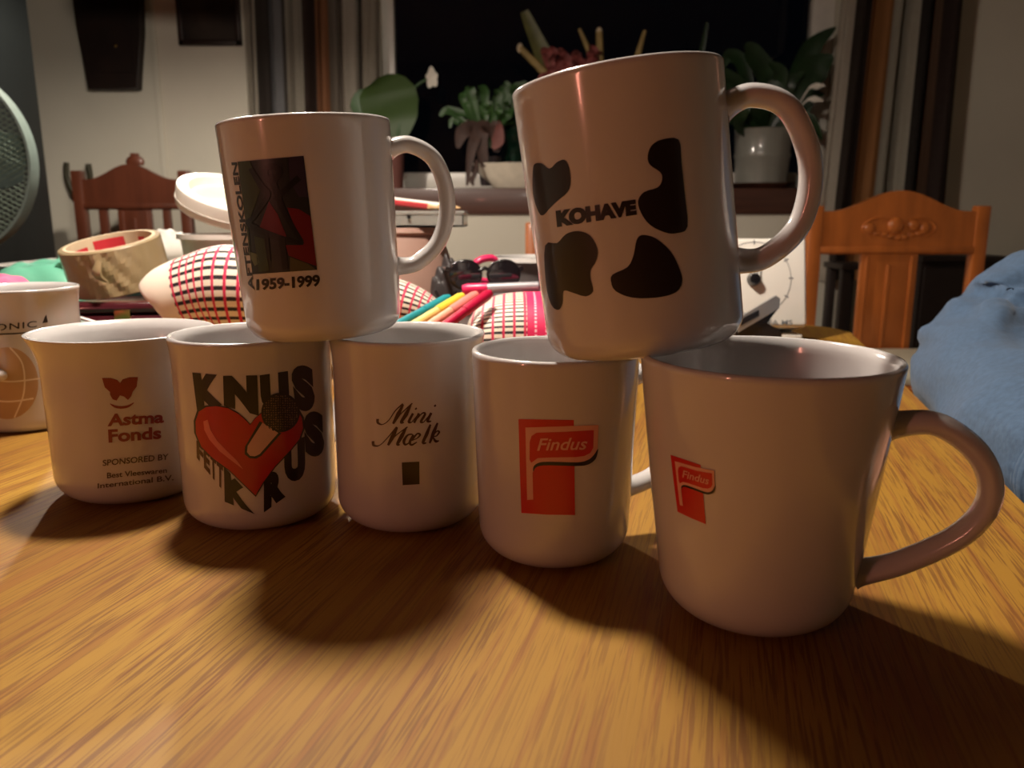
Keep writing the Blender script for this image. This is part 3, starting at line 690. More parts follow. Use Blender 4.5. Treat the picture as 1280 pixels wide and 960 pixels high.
# sunglasses on the box
sg = thing('sunglasses', 'glossy black sunglasses lying on the grey box', 'sunglasses', (X(606, 0.87, TZ+0.09), 0.87, TZ+BOXH+0.0005), (0, 0, 0.15))
for sx in (-1, 1):
    c0 = Vector((sx*0.021, 0, 0.016))
    fr = tube('frame_rim', [c0+Vector((0.017*math.cos(a), 0.003*abs(math.cos(a)), 0.0145*math.sin(a))) for a in [2*PI*k/16 for k in range(17)]], 0.0022, m_blk, sg, seg=8)
    ln = lathe('lens', [(0, 0.0), (0.0165, 0.0), (0.0165, 0.0012), (0, 0.003)], mat('dark_lens', (34, 30, 34), rough=0.05, coat=1), sg, seg=24, mtx=Matrix.Translation(c0) @ Matrix.Rotation(PI/2, 4, 'X') @ Matrix.Diagonal((1, 0.88, 1, 1)))
    tube('arm', [(sx*0.040, 0.0, 0.022), (sx*0.041, 0.04, 0.020), (sx*0.038, 0.075, 0.012), (sx*0.036, 0.09, 0.0022)], [0.0028, 0.0024, 0.002, 0.0022], m_blk, sg, smooth_n=4)
tube('bridge', [(-0.006, 0, 0.020), (0, -0.001, 0.023), (0.006, 0, 0.020)], 0.0022, m_blk, sg)
t = thing('hair_clip', 'small pink hair clip lying behind the sunglasses', 'hair clip', (X(604, 0.93, TZ+0.1), 0.945, TZ+BOXH), (0, 0, 0.3))
mpc = mat('pink_plastic', (214, 48, 96), rough=0.25)
tube('upper_jaw', [(-0.020, 0, 0.012), (-0.008, 0, 0.026), (0.010, 0, 0.030), (0.022, 0, 0.020)], [0.003, 0.006, 0.006, 0.003], mpc, t, flat=0.7, smooth_n=4)
tube('lower_jaw', [(-0.020, 0, 0.012), (0, 0, 0.004), (0.022, 0, 0.006)], [0.003, 0.0045, 0.003], mpc, t, flat=0.7, smooth_n=4)
# black pouch left of them
t = pillow('pouch', 'small dark grey pouch beside the sunglasses', X(561, 0.915, TZ+0.05), 0.912, TZ, 0.021, 0.022, 0.100, mat('dark_pouch', (52, 46, 46), rough=0.5), 'pouch', lump=0.2, seed=4)
tube('drawstring', [(-0.012, -0.030, 0.075), (0, -0.036, 0.06), (0.012, -0.030, 0.075)], 0.0015, m_blk, t, smooth_n=4)
# white hoop leaning + grey hat
hp = thing('desk_tidy', 'grey oval dish with a white rim standing behind the pink purse', 'dish', (X(668, 1.04, TZ+0.05), 1.06, TZ))
lathe('dish_body', [(0, 0), (0.03, 0), (0.036, 0.003), (0.052, 0.085), (0.056, 0.099), (0.054, 0.099), (0.049, 0.085), (0.033, 0.006), (0, 0.005)], mat('grey_dish', (118, 112, 112), rough=0.45), hp, seg=48)
lathe('white_rim', [(0.052, 0.0985), (0.060, 0.0985), (0.060, 0.1035), (0.052, 0.1035)], mat('white_plastic', (232, 230, 226), rough=0.3), hp, seg=48, closed=True)

# tan tub with the clear box and pencils
TY = 1.025
m_tub = mat('tan_tub', (158, 126, 112), rough=0.55, var=0.05)
tz_top = Zat(283, TY)-TZ
tubx = X(505, TY, TZ+0.1)
t = thing('tub', 'tall dull pink tub tapering to the top, behind the mug with the years', 'tub', (tubx, TY, TZ))
lathe('tub_body', [(0, 0), (0.072, 0), (0.075, 0.004), (0.071, 0.04), (0.066, 0.07), (0.058, 0.105), (0.0485, tz_top-0.010), (0, tz_top-0.010)], m_tub, t)
lathe('lid', [(0, tz_top-0.0098), (0.050, tz_top-0.0098), (0.052, tz_top-0.007), (0.050, tz_top-0.001), (0, tz_top-0.001)], m_tub, t)
m_clear = mat('clear_plastic', (220, 220, 214), rough=0.12, trans=0.75, var=0)
cb = thing('plastic_box', 'flat clear plastic box on top of the tan tub', 'box', (tubx, TY, TZ+tz_top))
cx1 = X(582, TY, TZ+0.15)-tubx
bm = bmesh.new(); add_box(bm, (-0.075, -0.045, 0), (cx1, 0.045, 0.002)); 
for lo, hi in (((-0.075, -0.045, 0), (cx1, -0.0435, 0.014)), ((-0.075, 0.0435, 0), (cx1, 0.045, 0.014)), ((-0.075, -0.045, 0), (-0.0735, 0.045, 0.014)), ((cx1-0.0015, -0.045, 0), (cx1, 0.045, 0.014))): add_box(bm, lo, hi)
new_obj('tray', bm, m_clear, cb, smooth=False)
box('lid', (-0.076, -0.046, 0.0142), (cx1+0.001, 0.046, 0.019), m_clear, cb, 0.0015)
box('hinge_peg', (X(515, TY, TZ+0.15)-tubx, -0.048, 0.010), (X(519, TY, TZ+0.15)-tubx, -0.045, 0.014), m_blk, cb)
ztp = TZ+tz_top+0.0192
for k, (nm, cc, a, b, lb) in enumerate((('red', (176, 58, 62), (440, 246), (548, 262), 'dull red pencil lying on the clear plastic box, nearest of the pencils'), ('cream', (220, 206, 190), (450, 246), (560, 262), 'cream pencil lying on the clear plastic box between the others'), ('white', (225, 222, 216), (470, 250), (576, 260), 'white pencil reaching furthest right on the clear plastic box'))):
    yy = TY-0.03+0.02*k
    x0_, x1_ = X(a[0], yy, ztp), X(b[0], yy, ztp)
    t = thing('pencil', lb, 'pencil', (x0_, yy, ztp+0.016), (0, math.atan2(0.0125, x1_-x0_), 0.03*(k-1)), 'pencils on the clear plastic box')
    L = x1_-x0_
    tube('pencil_shaft', [(0, 0, 0), (L-0.012, 0, 0)], 0.0034, mat('pencil_'+nm, cc, rough=0.35), t, seg=6)
    tube('pencil_tip', [(L-0.012, 0, 0), (L, 0, 0)], [0.0033, 0.0008], mat('bare_wood', (214, 176, 130)), t, seg=6)
er = thing('eraser', 'dark eraser block on the clear box propping the pencils', 'eraser', (X(462, TY, ztp), TY-0.01, ztp))
box('rubber', (-0.012, -0.03, 0), (0.012, 0.03, 0.0125), m_maroon, er, 0.002)
box('sleeve', (-0.0125, -0.015, -0.0001), (0.0125, 0.015, 0.0128), mat('eraser_sleeve', (66, 40, 44)), er, 0.0005)

# white tub with tilted lid
WYY = 1.02
t = thing('white_tub', 'white plastic tub standing behind the pencil case', 'tub', (X(288, WYY, TZ+0.1), WYY, TZ))
m_wp = mat('white_tub_plastic', (216, 208, 200), rough=0.4, var=0.03)
lathe('tub_body', [(0, 0), (0.050, 0), (0.052, 0.003), (0.055, 0.115), (0.057, 0.128), (0.057, 0.134), (0.055, 0.134), (0.053, 0.116), (0.050, 0.005), (0, 0.005)], m_wp, t)
lathe('carton_rim', [(0.0572, 0.128), (0.061, 0.128), (0.061, 0.134), (0.0572, 0.134)], m_wp, t, closed=True)
lc = P(286, 266, WYY)
ld = thing('round_tin', 'flat round white tin with a cream inside, tilted on the white tub', 'tin', (X(290, WYY, TZ+0.15), WYY, TZ+0.161), (math.radians(15), math.radians(18), 0))
lathe('lid_shell', [(0, 0), (0.064, 0), (0.0655, 0.002), (0.0665, 0.020), (0.066, 0.024), (0.062, 0.0255), (0.053, 0.0245), (0.050, 0.014), (0, 0.013)], mat('lid_white', (240, 236, 226), rough=0.35, var=0.02), ld, seg=72, angle=30)
lathe('cream_disc', [(0, 0.0132), (0.046, 0.0132), (0.046, 0.0145), (0, 0.0145)], mat('cream_card', (236, 226, 190), rough=0.7), ld, seg=48)
tube('lid_seam', [(0.0664*math.cos(2*PI*k/48), 0.0664*math.sin(2*PI*k/48), 0.009) for k in range(49)], 0.0006, mat('seam', (176, 168, 160)), ld, seg=6)

# papers on a dark box behind the tape
db = thing('shoe_box', 'dark box with loose papers on it, behind the tape roll', 'box', (X(150, 1.22, TZ+0.08), 1.20, TZ), (0, 0, -0.1))
box('box_body', (-0.115, -0.07, 0), (0.11, 0.07, 0.07), m_blk, db, 0.003); box('lid', (-0.118, -0.073, 0.0702), (0.113, 0.073, 0.084), mat('dark_card', (40, 36, 40)), db, 0.002)
def sheet(label, cx, cy, z, wx, wy, rz, curl, seed):
    rnd = random.Random(seed); t = thing('paper_sheet', label, 'paper', (cx, cy, z), (0, 0, rz)); bm = bmesh.new(); n = 12
    g = [[bm.verts.new((-wx/2+wx*i/n, -wy/2+wy*j/n, 0.0008+curl*(abs(i/n-0.5)*2)**2*(0.3+0.7*j/n)+rnd.uniform(0, 0.0004))) for j in range(n+1)] for i in range(n+1)]
    for i in range(n):
        for j in range(n): bm.faces.new((g[i][j], g[i+1][j], g[i+1][j+1], g[i][j+1]))
    r_ = bmesh.ops.solidify(bm, geom=bm.faces[:], thickness=-0.0006)
    new_obj('sheet', bm, m_paper, t); return t
zb = TZ+0.0845
sheet('flat white paper with a corner poking out left of the tape roll', X(140, 1.2, zb), 1.19, zb, 0.29, 0.15, -0.12, 0.004, 1)
t = pillow('crumpled_paper', 'crumpled white paper standing up right of the tape roll', X(218, 1.2, zb+0.02), 1.19, zb+0.0052, 0.030, 0.035, 0.042, m_paper, 'paper', rz=0.4, lump=0.22, seed=12)
# crumpled bags at far left
m_teal = mat('teal_bag', (110, 190, 160), rough=0.35, coat=0.4)
t = pillow('plastic_bag', 'crumpled mint green plastic bag left of the tape roll', X(58, 1.0, TZ+0.05), 1.005, TZ, 0.060, 0.05, 0.100, m_teal, 'bag', rz=0.2, lump=0.07, seed=2)
tube('bag_knot', [(0.02, -0.02, 0.086), (0.03, -0.028, 0.099), (0.042, -0.03, 0.094)], [0.008, 0.006, 0.01], m_teal, t, flat=0.4, smooth_n=4)
t = pillow('cloth_bundle', 'pink cloth bundle behind the mug with the globe', X(-8, 0.70, TZ+0.05), 0.70, TZ, 0.040, 0.045, 0.105, mat('pink_cloth', (214, 90, 130), rough=0.8), 'cloth', lump=0.05, seed=6)
t = thing('folder', 'dark green folder with a pale edge leaning left of the maroon case', 'folder', (X(100, 0.73, TZ+0.03), 0.745, TZ), (0, 0, -0.35))
prism('folder_cover', [(-0.05, 0), (0.05, 0), (0.05, 0.052), (-0.05, 0.070)], -0.012, -0.002, m_green_c, t, 0.001)
prism('folder_pages', [(-0.048, 0.001), (0.048, 0.001), (0.048, 0.0535), (-0.048, 0.0715)], -0.0018, 0.002, m_paper, t)

# kitchen scale
SY = 1.00
ks = thing('kitchen_scale', 'white square kitchen scale with a round dial, behind the spotted mug handle', 'scale', (X(925, SY, TZ+0.07), SY, TZ))
sx1 = X(1018, SY, TZ+0.12)-ks.location.x; sx0 = -sx1*1.0; stz = (Zat(304, SY)-TZ-0.010)/math.cos(math.radians(14))+0.001
m_sc = mat('scale_white', (244, 240, 230), rough=0.3, var=0.01)
bm = bmesh.new(); add_box(bm, (sx0, 0, 0.004), (sx1, 0.05, stz), 0.005, seg=3); kb = new_obj('scale_body', bm, m_sc, ks); kb.location = (0, 0, 0.0148); kb.rotation_euler = (math.radians(-14), 0, 0)
box('base', (sx0+0.004, 0.006, 0.0), (sx1-0.004, 0.052, 0.008), m_sc, ks, 0.002)
m_tick = mat('scale_print', (120, 122, 124), rough=0.5)
dcx = X(948, SY, TZ+0.08)-ks.location.x; dcz = Zat(350, SY)-TZ-0.012; dr = 0.046
bm = bmesh.new(); n = 72
for k in range(n):
    a0, a1 = 2*PI*k/n, 2*PI*(k+1)/n
    bm.faces.new([bm.verts.new((dcx+rr_*math.cos(a), -0.0004, dcz+rr_*math.sin(a))) for rr_, a in ((dr-0.0004, a0), (dr+0.0004, a0), (dr+0.0004, a1), (dr-0.0004, a1))])
for k in range(12):
    a = 2*PI*k/12; d = Vector((math.cos(a), 0, math.sin(a))); s_ = Vector((-math.sin(a), 0, math.cos(a)))
    bm.faces.new([bm.verts.new(Vector((dcx, -0.0005, dcz))+d*rr_+s_*w_) for rr_, w_ in ((dr-0.003, -0.0007), (dr+0.003, -0.0007), (dr+0.003, 0.0007), (dr-0.003, 0.0007))])
new_obj('dial_ring', bm, m_tick, kb, smooth='raw')
def flat_text(name, txt, x0, z0, wdt, hgt, m, parent, y=-0.0005, bold=0.01):
    bm = text_bm(txt, [(x0, z0+hgt), (x0+wdt, z0+hgt), (x0, z0), (x0+wdt, z0)], bold)
    for v in bm.verts: v.co = Vector((v.co.x, y, v.co.y))
    return new_obj(name, bm, m, parent, smooth='raw')
flat_text('lettering', 'ALFA MS', X(945, SY, TZ)-ks.location.x, Zat(409, SY)-TZ-0.012, 0.045, 0.0062, m_tick, kb)
flat_text('lettering', 'THERMAX', X(898, SY, TZ+.1)-ks.location.x, Zat(310, SY)-TZ-0.012, 0.030, 0.0024, mat('scale_print_dark', (60, 60, 62)), kb)
kz = Zat(352, SY)-TZ-0.012; kx = X(946, SY, TZ+.08)-ks.location.x
lathe('dial_knob', [(0, 0), (0.008, 0), (0.0085, 0.002), (0.0065, 0.010), (0, 0.012)], m_blk, kb, seg=28, mtx=Matrix.Translation((kx, 0, kz)) @ Matrix.Rotation(PI/2, 4, 'X'))
bm = bmesh.new()
for dx in (-0.0045, 0, 0.0045): add_tube(bm, [(kx+dx*0.9, -0.006, kz+0.004), (kx+dx*1.5, -0.004, kz+0.020), (kx+dx*1.2, -0.001, kz+0.030)], 0.0008, 8)
new_obj('pointer_prongs', bm, mat('steel', (150, 150, 150), rough=0.25, metal=1), kb)

# stapler in front of the scale
STY = 0.93
st = thing('stapler', 'black and silver stapler standing open in front of the white scale', 'stapler', (0, STY, TZ))
zz = lambda py: Zat(py, STY)-TZ
xx = lambda px, py: X(px, STY, TZ+zz(py))
pl_ = [(xx(918, 415), 0.0), (xx(978, 415), 0.0), (xx(978, 412), zz(414)), (xx(958, 403), zz(404)), (xx(974, 385), zz(385)), (xx(972, 376), zz(377)), (xx(925, 402), zz(404)), (xx(920, 412), zz(414))]
prism('base', pl_, 0.0, 0.022, m_blk, st, 0.001)
m_alu = mat('brushed_metal', (176, 176, 174), rough=0.3, metal=0.7)
prism('arm', [(xx(922, 414), zz(415)), (xx(973, 384), zz(385)), (xx(974, 372), zz(373)), (xx(969, 368), zz(369)), (xx(928, 392), zz(393)), (xx(921, 402), zz(402))], -0.004, 0.0, m_alu, st, 0.0005)
prism('window_slot', [(xx(924, 407), zz(407)), (xx(947, 394), zz(394)), (xx(947, 386), zz(387)), (xx(929, 396), zz(396)), (xx(924, 401), zz(401))], -0.0048, -0.004, m_blk, st)

# ------------------------------------------------------------------ chairs
def chair(label, px0, px1, Y, post_top, arch_y, dip_y, rail_y, slats, seat_z, rgb, carve=False, finial=False, cushion=None, seat_d=0.42, loc=None, rotz=0.0, mname='oak_chair'):
    m = wood(mname, rgb, rough=0.38, s=(25, 25, 5))
    zr = 0.9
    cx = X((px0+px1)/2, Y, zr); hw = (X(px1, Y, zr)-X(px0, Y, zr))/2
    t = thing('dining_chair', label, 'chair', (cx, Y, 0), (0, 0, 0), 'wooden dining chairs')
    pw, pd = 0.04, 0.035
    zpt, zarch, zdip, zrail = Zat(post_top, Y), Zat(arch_y, Y), Zat(dip_y, Y), Zat(rail_y, Y)
    for sx in (-1, 1):
        bm = bmesh.new(); a = sx*hw; b = sx*(hw-pw); lo, hi = min(a, b), max(a, b)
        add_box(bm, (lo, 0, 0), (hi, pd, zpt), 0.005); new_obj('back_post', bm, m, t)
        bm = bmesh.new(); add_box(bm, (lo, -seat_d, 0), (hi, -seat_d+pw, seat_z-0.02), 0.004); new_obj('front_leg', bm, m, t)
    # arched top rail
    n = 30; top = []
    iw = hw-pw+0.003
    for i in range(n+1):
        u = -1+2*i/n; top.append((u*iw, zdip+(zarch-zdip)*(0.5+0.5*math.cos(PI*min(1, abs(u)*1.12)))))
    poly = [(iw, zrail), (-iw, zrail)]+top
    prism('top_rail', poly, 0.004, 0.030, m, t, 0.003)
    box('rail_moulding', (-iw, -0.001, zrail+0.004), (iw, 0.006, zrail+0.022), m, t, 0.002)
    if carve:
        cz = Zat(282, Y)
        carvings = [(0, 0.0, 0.024), (-0.034*0+0.052, 0.0, 0.017), (-0.075, -0.008, 0.017), (0.085, -0.008, 0.017)]
        for dx, dz, r_ in carvings: ball('carved_fruit', (dx-0.01, 0.003, cz+dz), r_, m, t, (1, 0.45, 1))
        for k in range(7):
            a = -0.06+0.02*k
            ball('carved_leaf', (a, 0.003, cz-0.028+0.006*math.cos(k)), 0.011, m, t, (1.3, 0.4, 0.7), 12)
        for sx in (-1, 1): tube('carved_scroll', [(sx*0.03, 0.003, cz+0.018), (sx*0.06, 0.003, cz+0.022), (sx*0.09, 0.003, cz+0.012), (sx*0.105, 0.003, cz-0.01), (sx*0.08, 0.003, cz-0.032)], 0.0035, m, t, smooth_n=5)
    if finial:
        lathe('finial', [(0, 0), (0.028, 0), (0.032, 0.012), (0.026, 0.026), (0.014, 0.034), (0.016, 0.042), (0, 0.044)], m, t, seg=24, mtx=Matrix.Translation((0.02, 0.016, zarch-0.004)) @ Matrix.Diagonal((1.1, 0.4, 1, 1)))
    for a, b in slats:
        xa, xb = X(a, Y, zr)-cx, X(b, Y, zr)-cx
        bm = bmesh.new(); add_box(bm, (xa, 0.008, seat_z-0.01), (xb, 0.024, zrail+0.01), 0.002)
        if xb-xa > 0.08:
            add_box(bm, (xa+0.012, 0.004, seat_z), (xa+0.022, 0.012, zrail-0.005), 0.002); add_box(bm, (xb-0.022, 0.004, seat_z), (xb-0.012, 0.012, zrail-0.005), 0.002)
            xm = (xa+xb)/2; add_box(bm, (xm-0.008, 0.003, seat_z), (xm+0.004, 0.012, zrail-0.03), 0.003)
        new_obj('back_slat', bm, m, t)
    box('seat', (-hw, -seat_d-0.01, seat_z-0.035), (hw, 0.012, seat_z-0.015), m, t, 0.006)
    if cushion:
        bm = bmesh.new(); add_box(bm, (-hw+0.01, -seat_d, seat_z-0.0149), (hw-0.01, -0.002, seat_z+0.012), 0.01, seg=3); new_obj('seat_cushion', bm, cushion, t)
    box('apron', (-hw+0.01, -seat_d+0.01, seat_z-0.09), (hw-0.01, -seat_d+0.03, seat_z-0.035), m, t)
    for sx in (-1, 1):
        x_ = sx*(hw-0.02); box('stretcher', (x_-0.01, -seat_d+0.03, 0.16), (x_+0.01, 0.01, 0.19), m, t, 0.003)
    return t
m_cush = mat('cream_cushion', (206, 196, 170), rough=0.85)
chair('honey oak dining chair with carved flowers on its arched top rail, at the right', 1013, 1239, 2.34, 257, 238, 264, 318, [(1083, 1155)], 0.508, (176, 98, 42), carve=True, cushion=m_cush, mname='honey_oak')
chair('dark reddish wooden chair with an arched top and finial, at the left wall', 93, 239, 3.00, 213, 205, 224, 262, [(122, 133), (146, 188), (202, 212)], 0.46, (86, 44, 28), finial=True, mname='dark_oak')
chair('honey oak dining chair almost hidden behind the spotted cow mug', 657, 884, 2.36, 278, 268, 282, 335, [(734, 806)], 0.49, (186, 100, 42), mname='honey_oak')

# ------------------------------------------------------------------ wall things, left
pw_ = lambda px, py, Y=WY-0.03: P(px, py, Y)
m_dk = mat('dark_carved_wood', (34, 20, 14), rough=0.5, var=0.3, scale=12)
t = thing('wall_plaque', 'dark wooden tapering plaque hanging on the wall above the left chair', 'plaque', (0, WY-0.05, 0))
pts = [(pw_(92, 0).x, pw_(92, -40).z), (pw_(99, 40).x, pw_(99, 30).z), (pw_(113, 112).x, pw_(113, 112).z), (pw_(174, 112).x, pw_(174, 112).z), (pw_(178, 40).x, pw_(178, 40).z), (pw_(180, 0).x, pw_(180, -40).z)]
prism('board', pts, 0.0, 0.049, m_dk, t, 0.004)
xa, xb, zt, zbm = pts[0][0]+0.04, pts[-1][0]-0.05, pts[0][1]-0.05, pts[2][1]+0.06
prism('raised_panel', [(xa, zt), (xa+0.04, zbm), (xb, zbm), (xb, zt)], -0.008, 0.0, m_dk, t, 0.003)
ball('brass_stud', (pw_(149, 59).x, -0.010, pw_(149, 59).z), 0.006, mat('brass', (190, 160, 90), rough=0.3, metal=1), t, seg=12)
t = thing('picture_frame', 'dark framed picture hanging on the wall left of the striped curtain', 'picture', (0, WY-0.03, 0))
x0_, x1_, z0_, z1_ = pw_(223, 57).x, pw_(301, 57).x, pw_(223, 56).z, pw_(223, -60).z
bm = bmesh.new()
for lo, hi in (((x0_, 0, z0_), (x1_, 0.029, z0_+0.02)), ((x0_, 0, z1_-0.02), (x1_, 0.029, z1_)), ((x0_, 0, z0_), (x0_+0.02, 0.029, z1_)), ((x1_-0.02, 0, z0_), (x1_, 0.029, z1_))): add_box(bm, lo, hi, 0.003)
new_obj('frame', bm, m_dk, t)
box('picture', (x0_+0.018, 0.012, z0_+0.018), (x1_-0.018, 0.028, z1_-0.018), mat('dark_painting', (44, 36, 30), rough=0.4, var=0.7, scale=8), t)
t = thing('wall_hook', 'olive double hook fixed to the wall behind the dark chair', 'hook', (pw_(97, 235).x, WY, pw_(97, 235).z))
mo = mat('olive_iron', (52, 48, 26), rough=0.5)
u_ = lambda px, py: Vector((pw_(px, py).x-t.location.x, -0.03, pw_(px, py).z-t.location.z))
tube('left_arm', [u_(83, 203), u_(84, 222), u_(90, 238), u_(97, 246)], 0.010, mo, t, smooth_n=5)
tube('right_arm', [u_(110, 205), u_(113, 222), u_(108, 238), u_(97, 246)], [0.012, 0.010, 0.010, 0.010], mo, t, smooth_n=5)
tube('mount', [u_(97, 244), Vector((0, -0.0005, u_(97, 244).z))], 0.012, mo, t)

# tall dark cabinet and the fan
cab = thing('tall_cabinet', 'tall black cabinet at the left edge behind the fan', 'cabinet', (RX0+0.02, 2.03, 0))
cx_ = X(60, 2.4, 1.0)-cab.location.x
m_cab = mat('black_cabinet', (16, 20, 20), rough=0.5)
box('carcass', (0, 0.02, 0), (cx_, 0.37, 2.2), m_cab, cab, 0.004)
box('door', (0.004, 0, 0.06), (cx_/2-0.002, 0.0195, 2.18), m_cab, cab, 0.002); d2 = box('door', (cx_/2+0.002, 0, 0.06), (cx_-0.004, 0.0195, 2.18), m_cab, cab, 0.002)
tube('handle', [(cx_/2+0.03, -0.02, 1.0), (cx_/2+0.03, -0.02, 1.15)], 0.006, m_blk, cab)
FY = 1.80
fc = P(-74, 200, FY)
fan = thing('fan', 'grey standing fan with a round wire mesh grille, cut by the left edge', 'fan', (fc.x, FY, 0))
FRr = 0.112*FY*1.02
m_fan = mat('fan_grey', (112, 126, 120), rough=0.35)
lathe('rim', [(FRr-0.006, -0.012), (FRr, -0.012), (FRr+0.002, 0), (FRr, 0.02), (FRr-0.006, 0.02), (FRr-0.005, 0)], m_fan, fan, seg=72, closed=True, mtx=Matrix.Translation((0, 0, fc.z)) @ Matrix.Rotation(PI/2, 4, 'X'))
bm = bmesh.new(); k = -FRr
while k < FRr:
    h_ = math.sqrt(max(0, FRr**2-k*k))
    if h_ > 0.02:
        for s_ in (1, -1):
            d = Vector((math.cos(0.5), 0, math.sin(0.5)*s_)); nn = Vector((-d.z, 0, d.x))
            a = Vector((0, -0.008-0.002*s_, fc.z))+nn*k-d*h_; b = Vector((0, -0.008-0.002*s_, fc.z))+nn*k+d*h_
            add_tube(bm, [a, b], 0.0011, 5)
    k += 0.0105
new_obj('mesh_grille', bm, mat('fan_wire', (104, 118, 104), rough=0.35), fan)
bm = bmesh.new()
for k in range(4):
    a0 = PI/2*k
    vs = []
    for i in range(7):
        for j in range(5):
            r_ = 0.03+(FRr-0.05)*i/6; a = a0+(j/4-0.5)*(0.5+0.5*math.sin(PI*i/6))
            vs.append(bm.verts.new((r_*math.cos(a), 0.012*(j-2)*0.6, fc.z+r_*math.sin(a))))
    for i in range(6):
        for j in range(4): bm.faces.new((vs[i*5+j], vs[i*5+j+1], vs[(i+1)*5+j+1], vs[(i+1)*5+j]))
bmesh.ops.solidify(bm, geom=bm.faces[:], thickness=0.002)
new_obj('blades', bm, mat('fan_blade', (96, 112, 108), rough=0.4), fan)
lathe('motor', [(0, -0.02), (0.045, -0.02), (0.05, 0.0), (0.05, 0.09), (0.03, 0.12), (0, 0.12)], m_fan, fan, seg=32, mtx=Matrix.Translation((0, 0, fc.z)) @ Matrix.Rotation(-PI/2, 4, 'X'))
tube('pole', [(0, 0.06, 0.03), (0, 0.06, fc.z-0.03)], 0.014, m_fan, fan)
lathe('base', [(0, 0), (0.19, 0), (0.19, 0.012), (0.03, 0.035), (0, 0.035)], m_fan, fan, seg=48, mtx=Matrix.Translation((0, 0.06, 0)))

# ------------------------------------------------------------------ curtains
def curtain(label, top, bot, Yc, ztop, zbot, stops, folds, depth, mname, group='striped curtains at the window'):
    t = thing('curtain', label, 'curtain', (0, 0, 0), group=group)
    nx, nz = 150, 24; bm = bmesh.new(); uvl = bm.loops.layers.uv.new('UVMap'); g = []
    for i in range(nx+1):
        col_ = []
        for j in range(nz+1):
            u, v = i/nx, j/nz; z = ztop+(zbot-ztop)*v
            py = 0  # straight edges between the two spans
            x0 = top[0]+(bot[0]-top[0])*v; x1 = top[1]+(bot[1]-top[1])*v
            ph = u*folds*2*PI
            y = Yc+depth*(math.sin(ph+0.35*math.sin(v*2.2))+0.35*math.sin(2.3*ph+1.1+v))
            col_.append(bm.verts.new((x0+(x1-x0)*u+0.008*math.cos(ph), y, z)))
        g.append(col_)
    for i in range(nx):
        for j in range(nz):
            f = bm.faces.new((g[i][j], g[i][j+1], g[i+1][j+1], g[i+1][j]))
            for lp, (a, b) in zip(f.loops, ((i, j), (i, j+1), (i+1, j+1), (i+1, j))): lp[uvl].uv = (a/nx, b/nz)
    bmesh.ops.solidify(bm, geom=bm.faces[:], thickness=0.002)
    new_obj('cloth', bm, stripes_mat(mname, stops), t, True, 80)
    tube('curtain_rod', [(min(top[0], bot[0])-0.1, Yc, ztop+0.015), (max(top[1], bot[1])+0.1, Yc, ztop+0.015)], 0.012, m_dk, t)
    return t
CY = 3.33
zT = 2.3
def ext(px_top, px_bot, pyb, zlo, Y=CY):      # x at ztop and at zlo of the line through (px_top,0) and (px_bot,pyb)
    a, b = P(px_top, 0, Y), P(px_bot, pyb, Y); f = lambda z: a.x+(b.x-a.x)*(z-a.z)/(b.z-a.z)
    return f(zT), f(zlo)
l0, l1 = ext(300, 306, 130, 0.05), ext(470, 472, 130, 0.05)
curtain('striped curtain left of the window behind the mug with the years', (l0[0], l1[0]), (l0[1], l1[1]), CY, zT, 0.05,
        [(0.12, (176, 168, 152)), (0.19, (60, 52, 46)), (0.30, (128, 128, 130)), (0.32, (70, 64, 58)), (0.46, (178, 170, 154)), (0.54, (58, 40, 32)), (0.64, (150, 98, 62)), (0.77, (126, 114, 100)), (0.85, (184, 174, 158)), (0.90, (92, 80, 70)), (1.0, (170, 160, 144))], 6, 0.022, 'curtain_left')
RCY = 3.10
r0, r1 = ext(1052, 1018, 300, 0.66, RCY), ext(1203, 1181, 240, 0.66, RCY)
curtain('striped curtain drawn aside at the right of the window behind the carved chair', (r0[0], r1[0]), (r0[1], r1[1]), RCY, zT, 0.66,
        [(0.13, (196, 186, 170)), (0.25, (48, 36, 28)), (0.42, (164, 110, 60)), (0.66, (176, 170, 154)), (0.78, (30, 22, 18)), (0.87, (104, 76, 56)), (1.0, (52, 34, 28))], 4, 0.03, 'curtain_right')

# dark sideboard and small post behind the right chair
sbx0, sbx1 = X(1152, 2.8, 0.7), X(1252, 2.8, 0.7)
sb = thing('sideboard', 'dark low cabinet seen through the right chair back', 'cabinet', (sbx0, 2.8, 0))
szt = Zat(320, 2.8)
m_sb = mat('dark_sideboard', (40, 30, 26), rough=0.5)
box('carcass', (0, 0.012, 0.0), (sbx1-sbx0, 0.23, szt-0.02), m_sb, sb, 0.003); box('top_board', (-0.008, -0.01, szt-0.0195), (sbx1-sbx0+0.008, 0.235, szt), m_sb, sb, 0.003); box('door', (0.01, 0.0, 0.05), (sbx1-sbx0-0.01, 0.0118, szt-0.04), m_sb, sb, 0.002)
ball('knob', (0.03, -0.010, szt*0.6), 0.010, m_blk, sb)
t = thing('stool', 'small dark stool below the window seen through the chair back', 'stool', (X(1054, 2.8, 0.6), 2.8, 0))
sh = Zat(330, 2.8)
box('seat', (-0.02, -0.01, sh-0.02), (0.09, 0.16, sh), m_sb, t, 0.004)
for a in (-0.012, 0.054):
    for b in (0.0, 0.12): box('leg', (a, b, 0), (a+0.03, b+0.03, sh-0.0205), m_sb, t, 0.003)

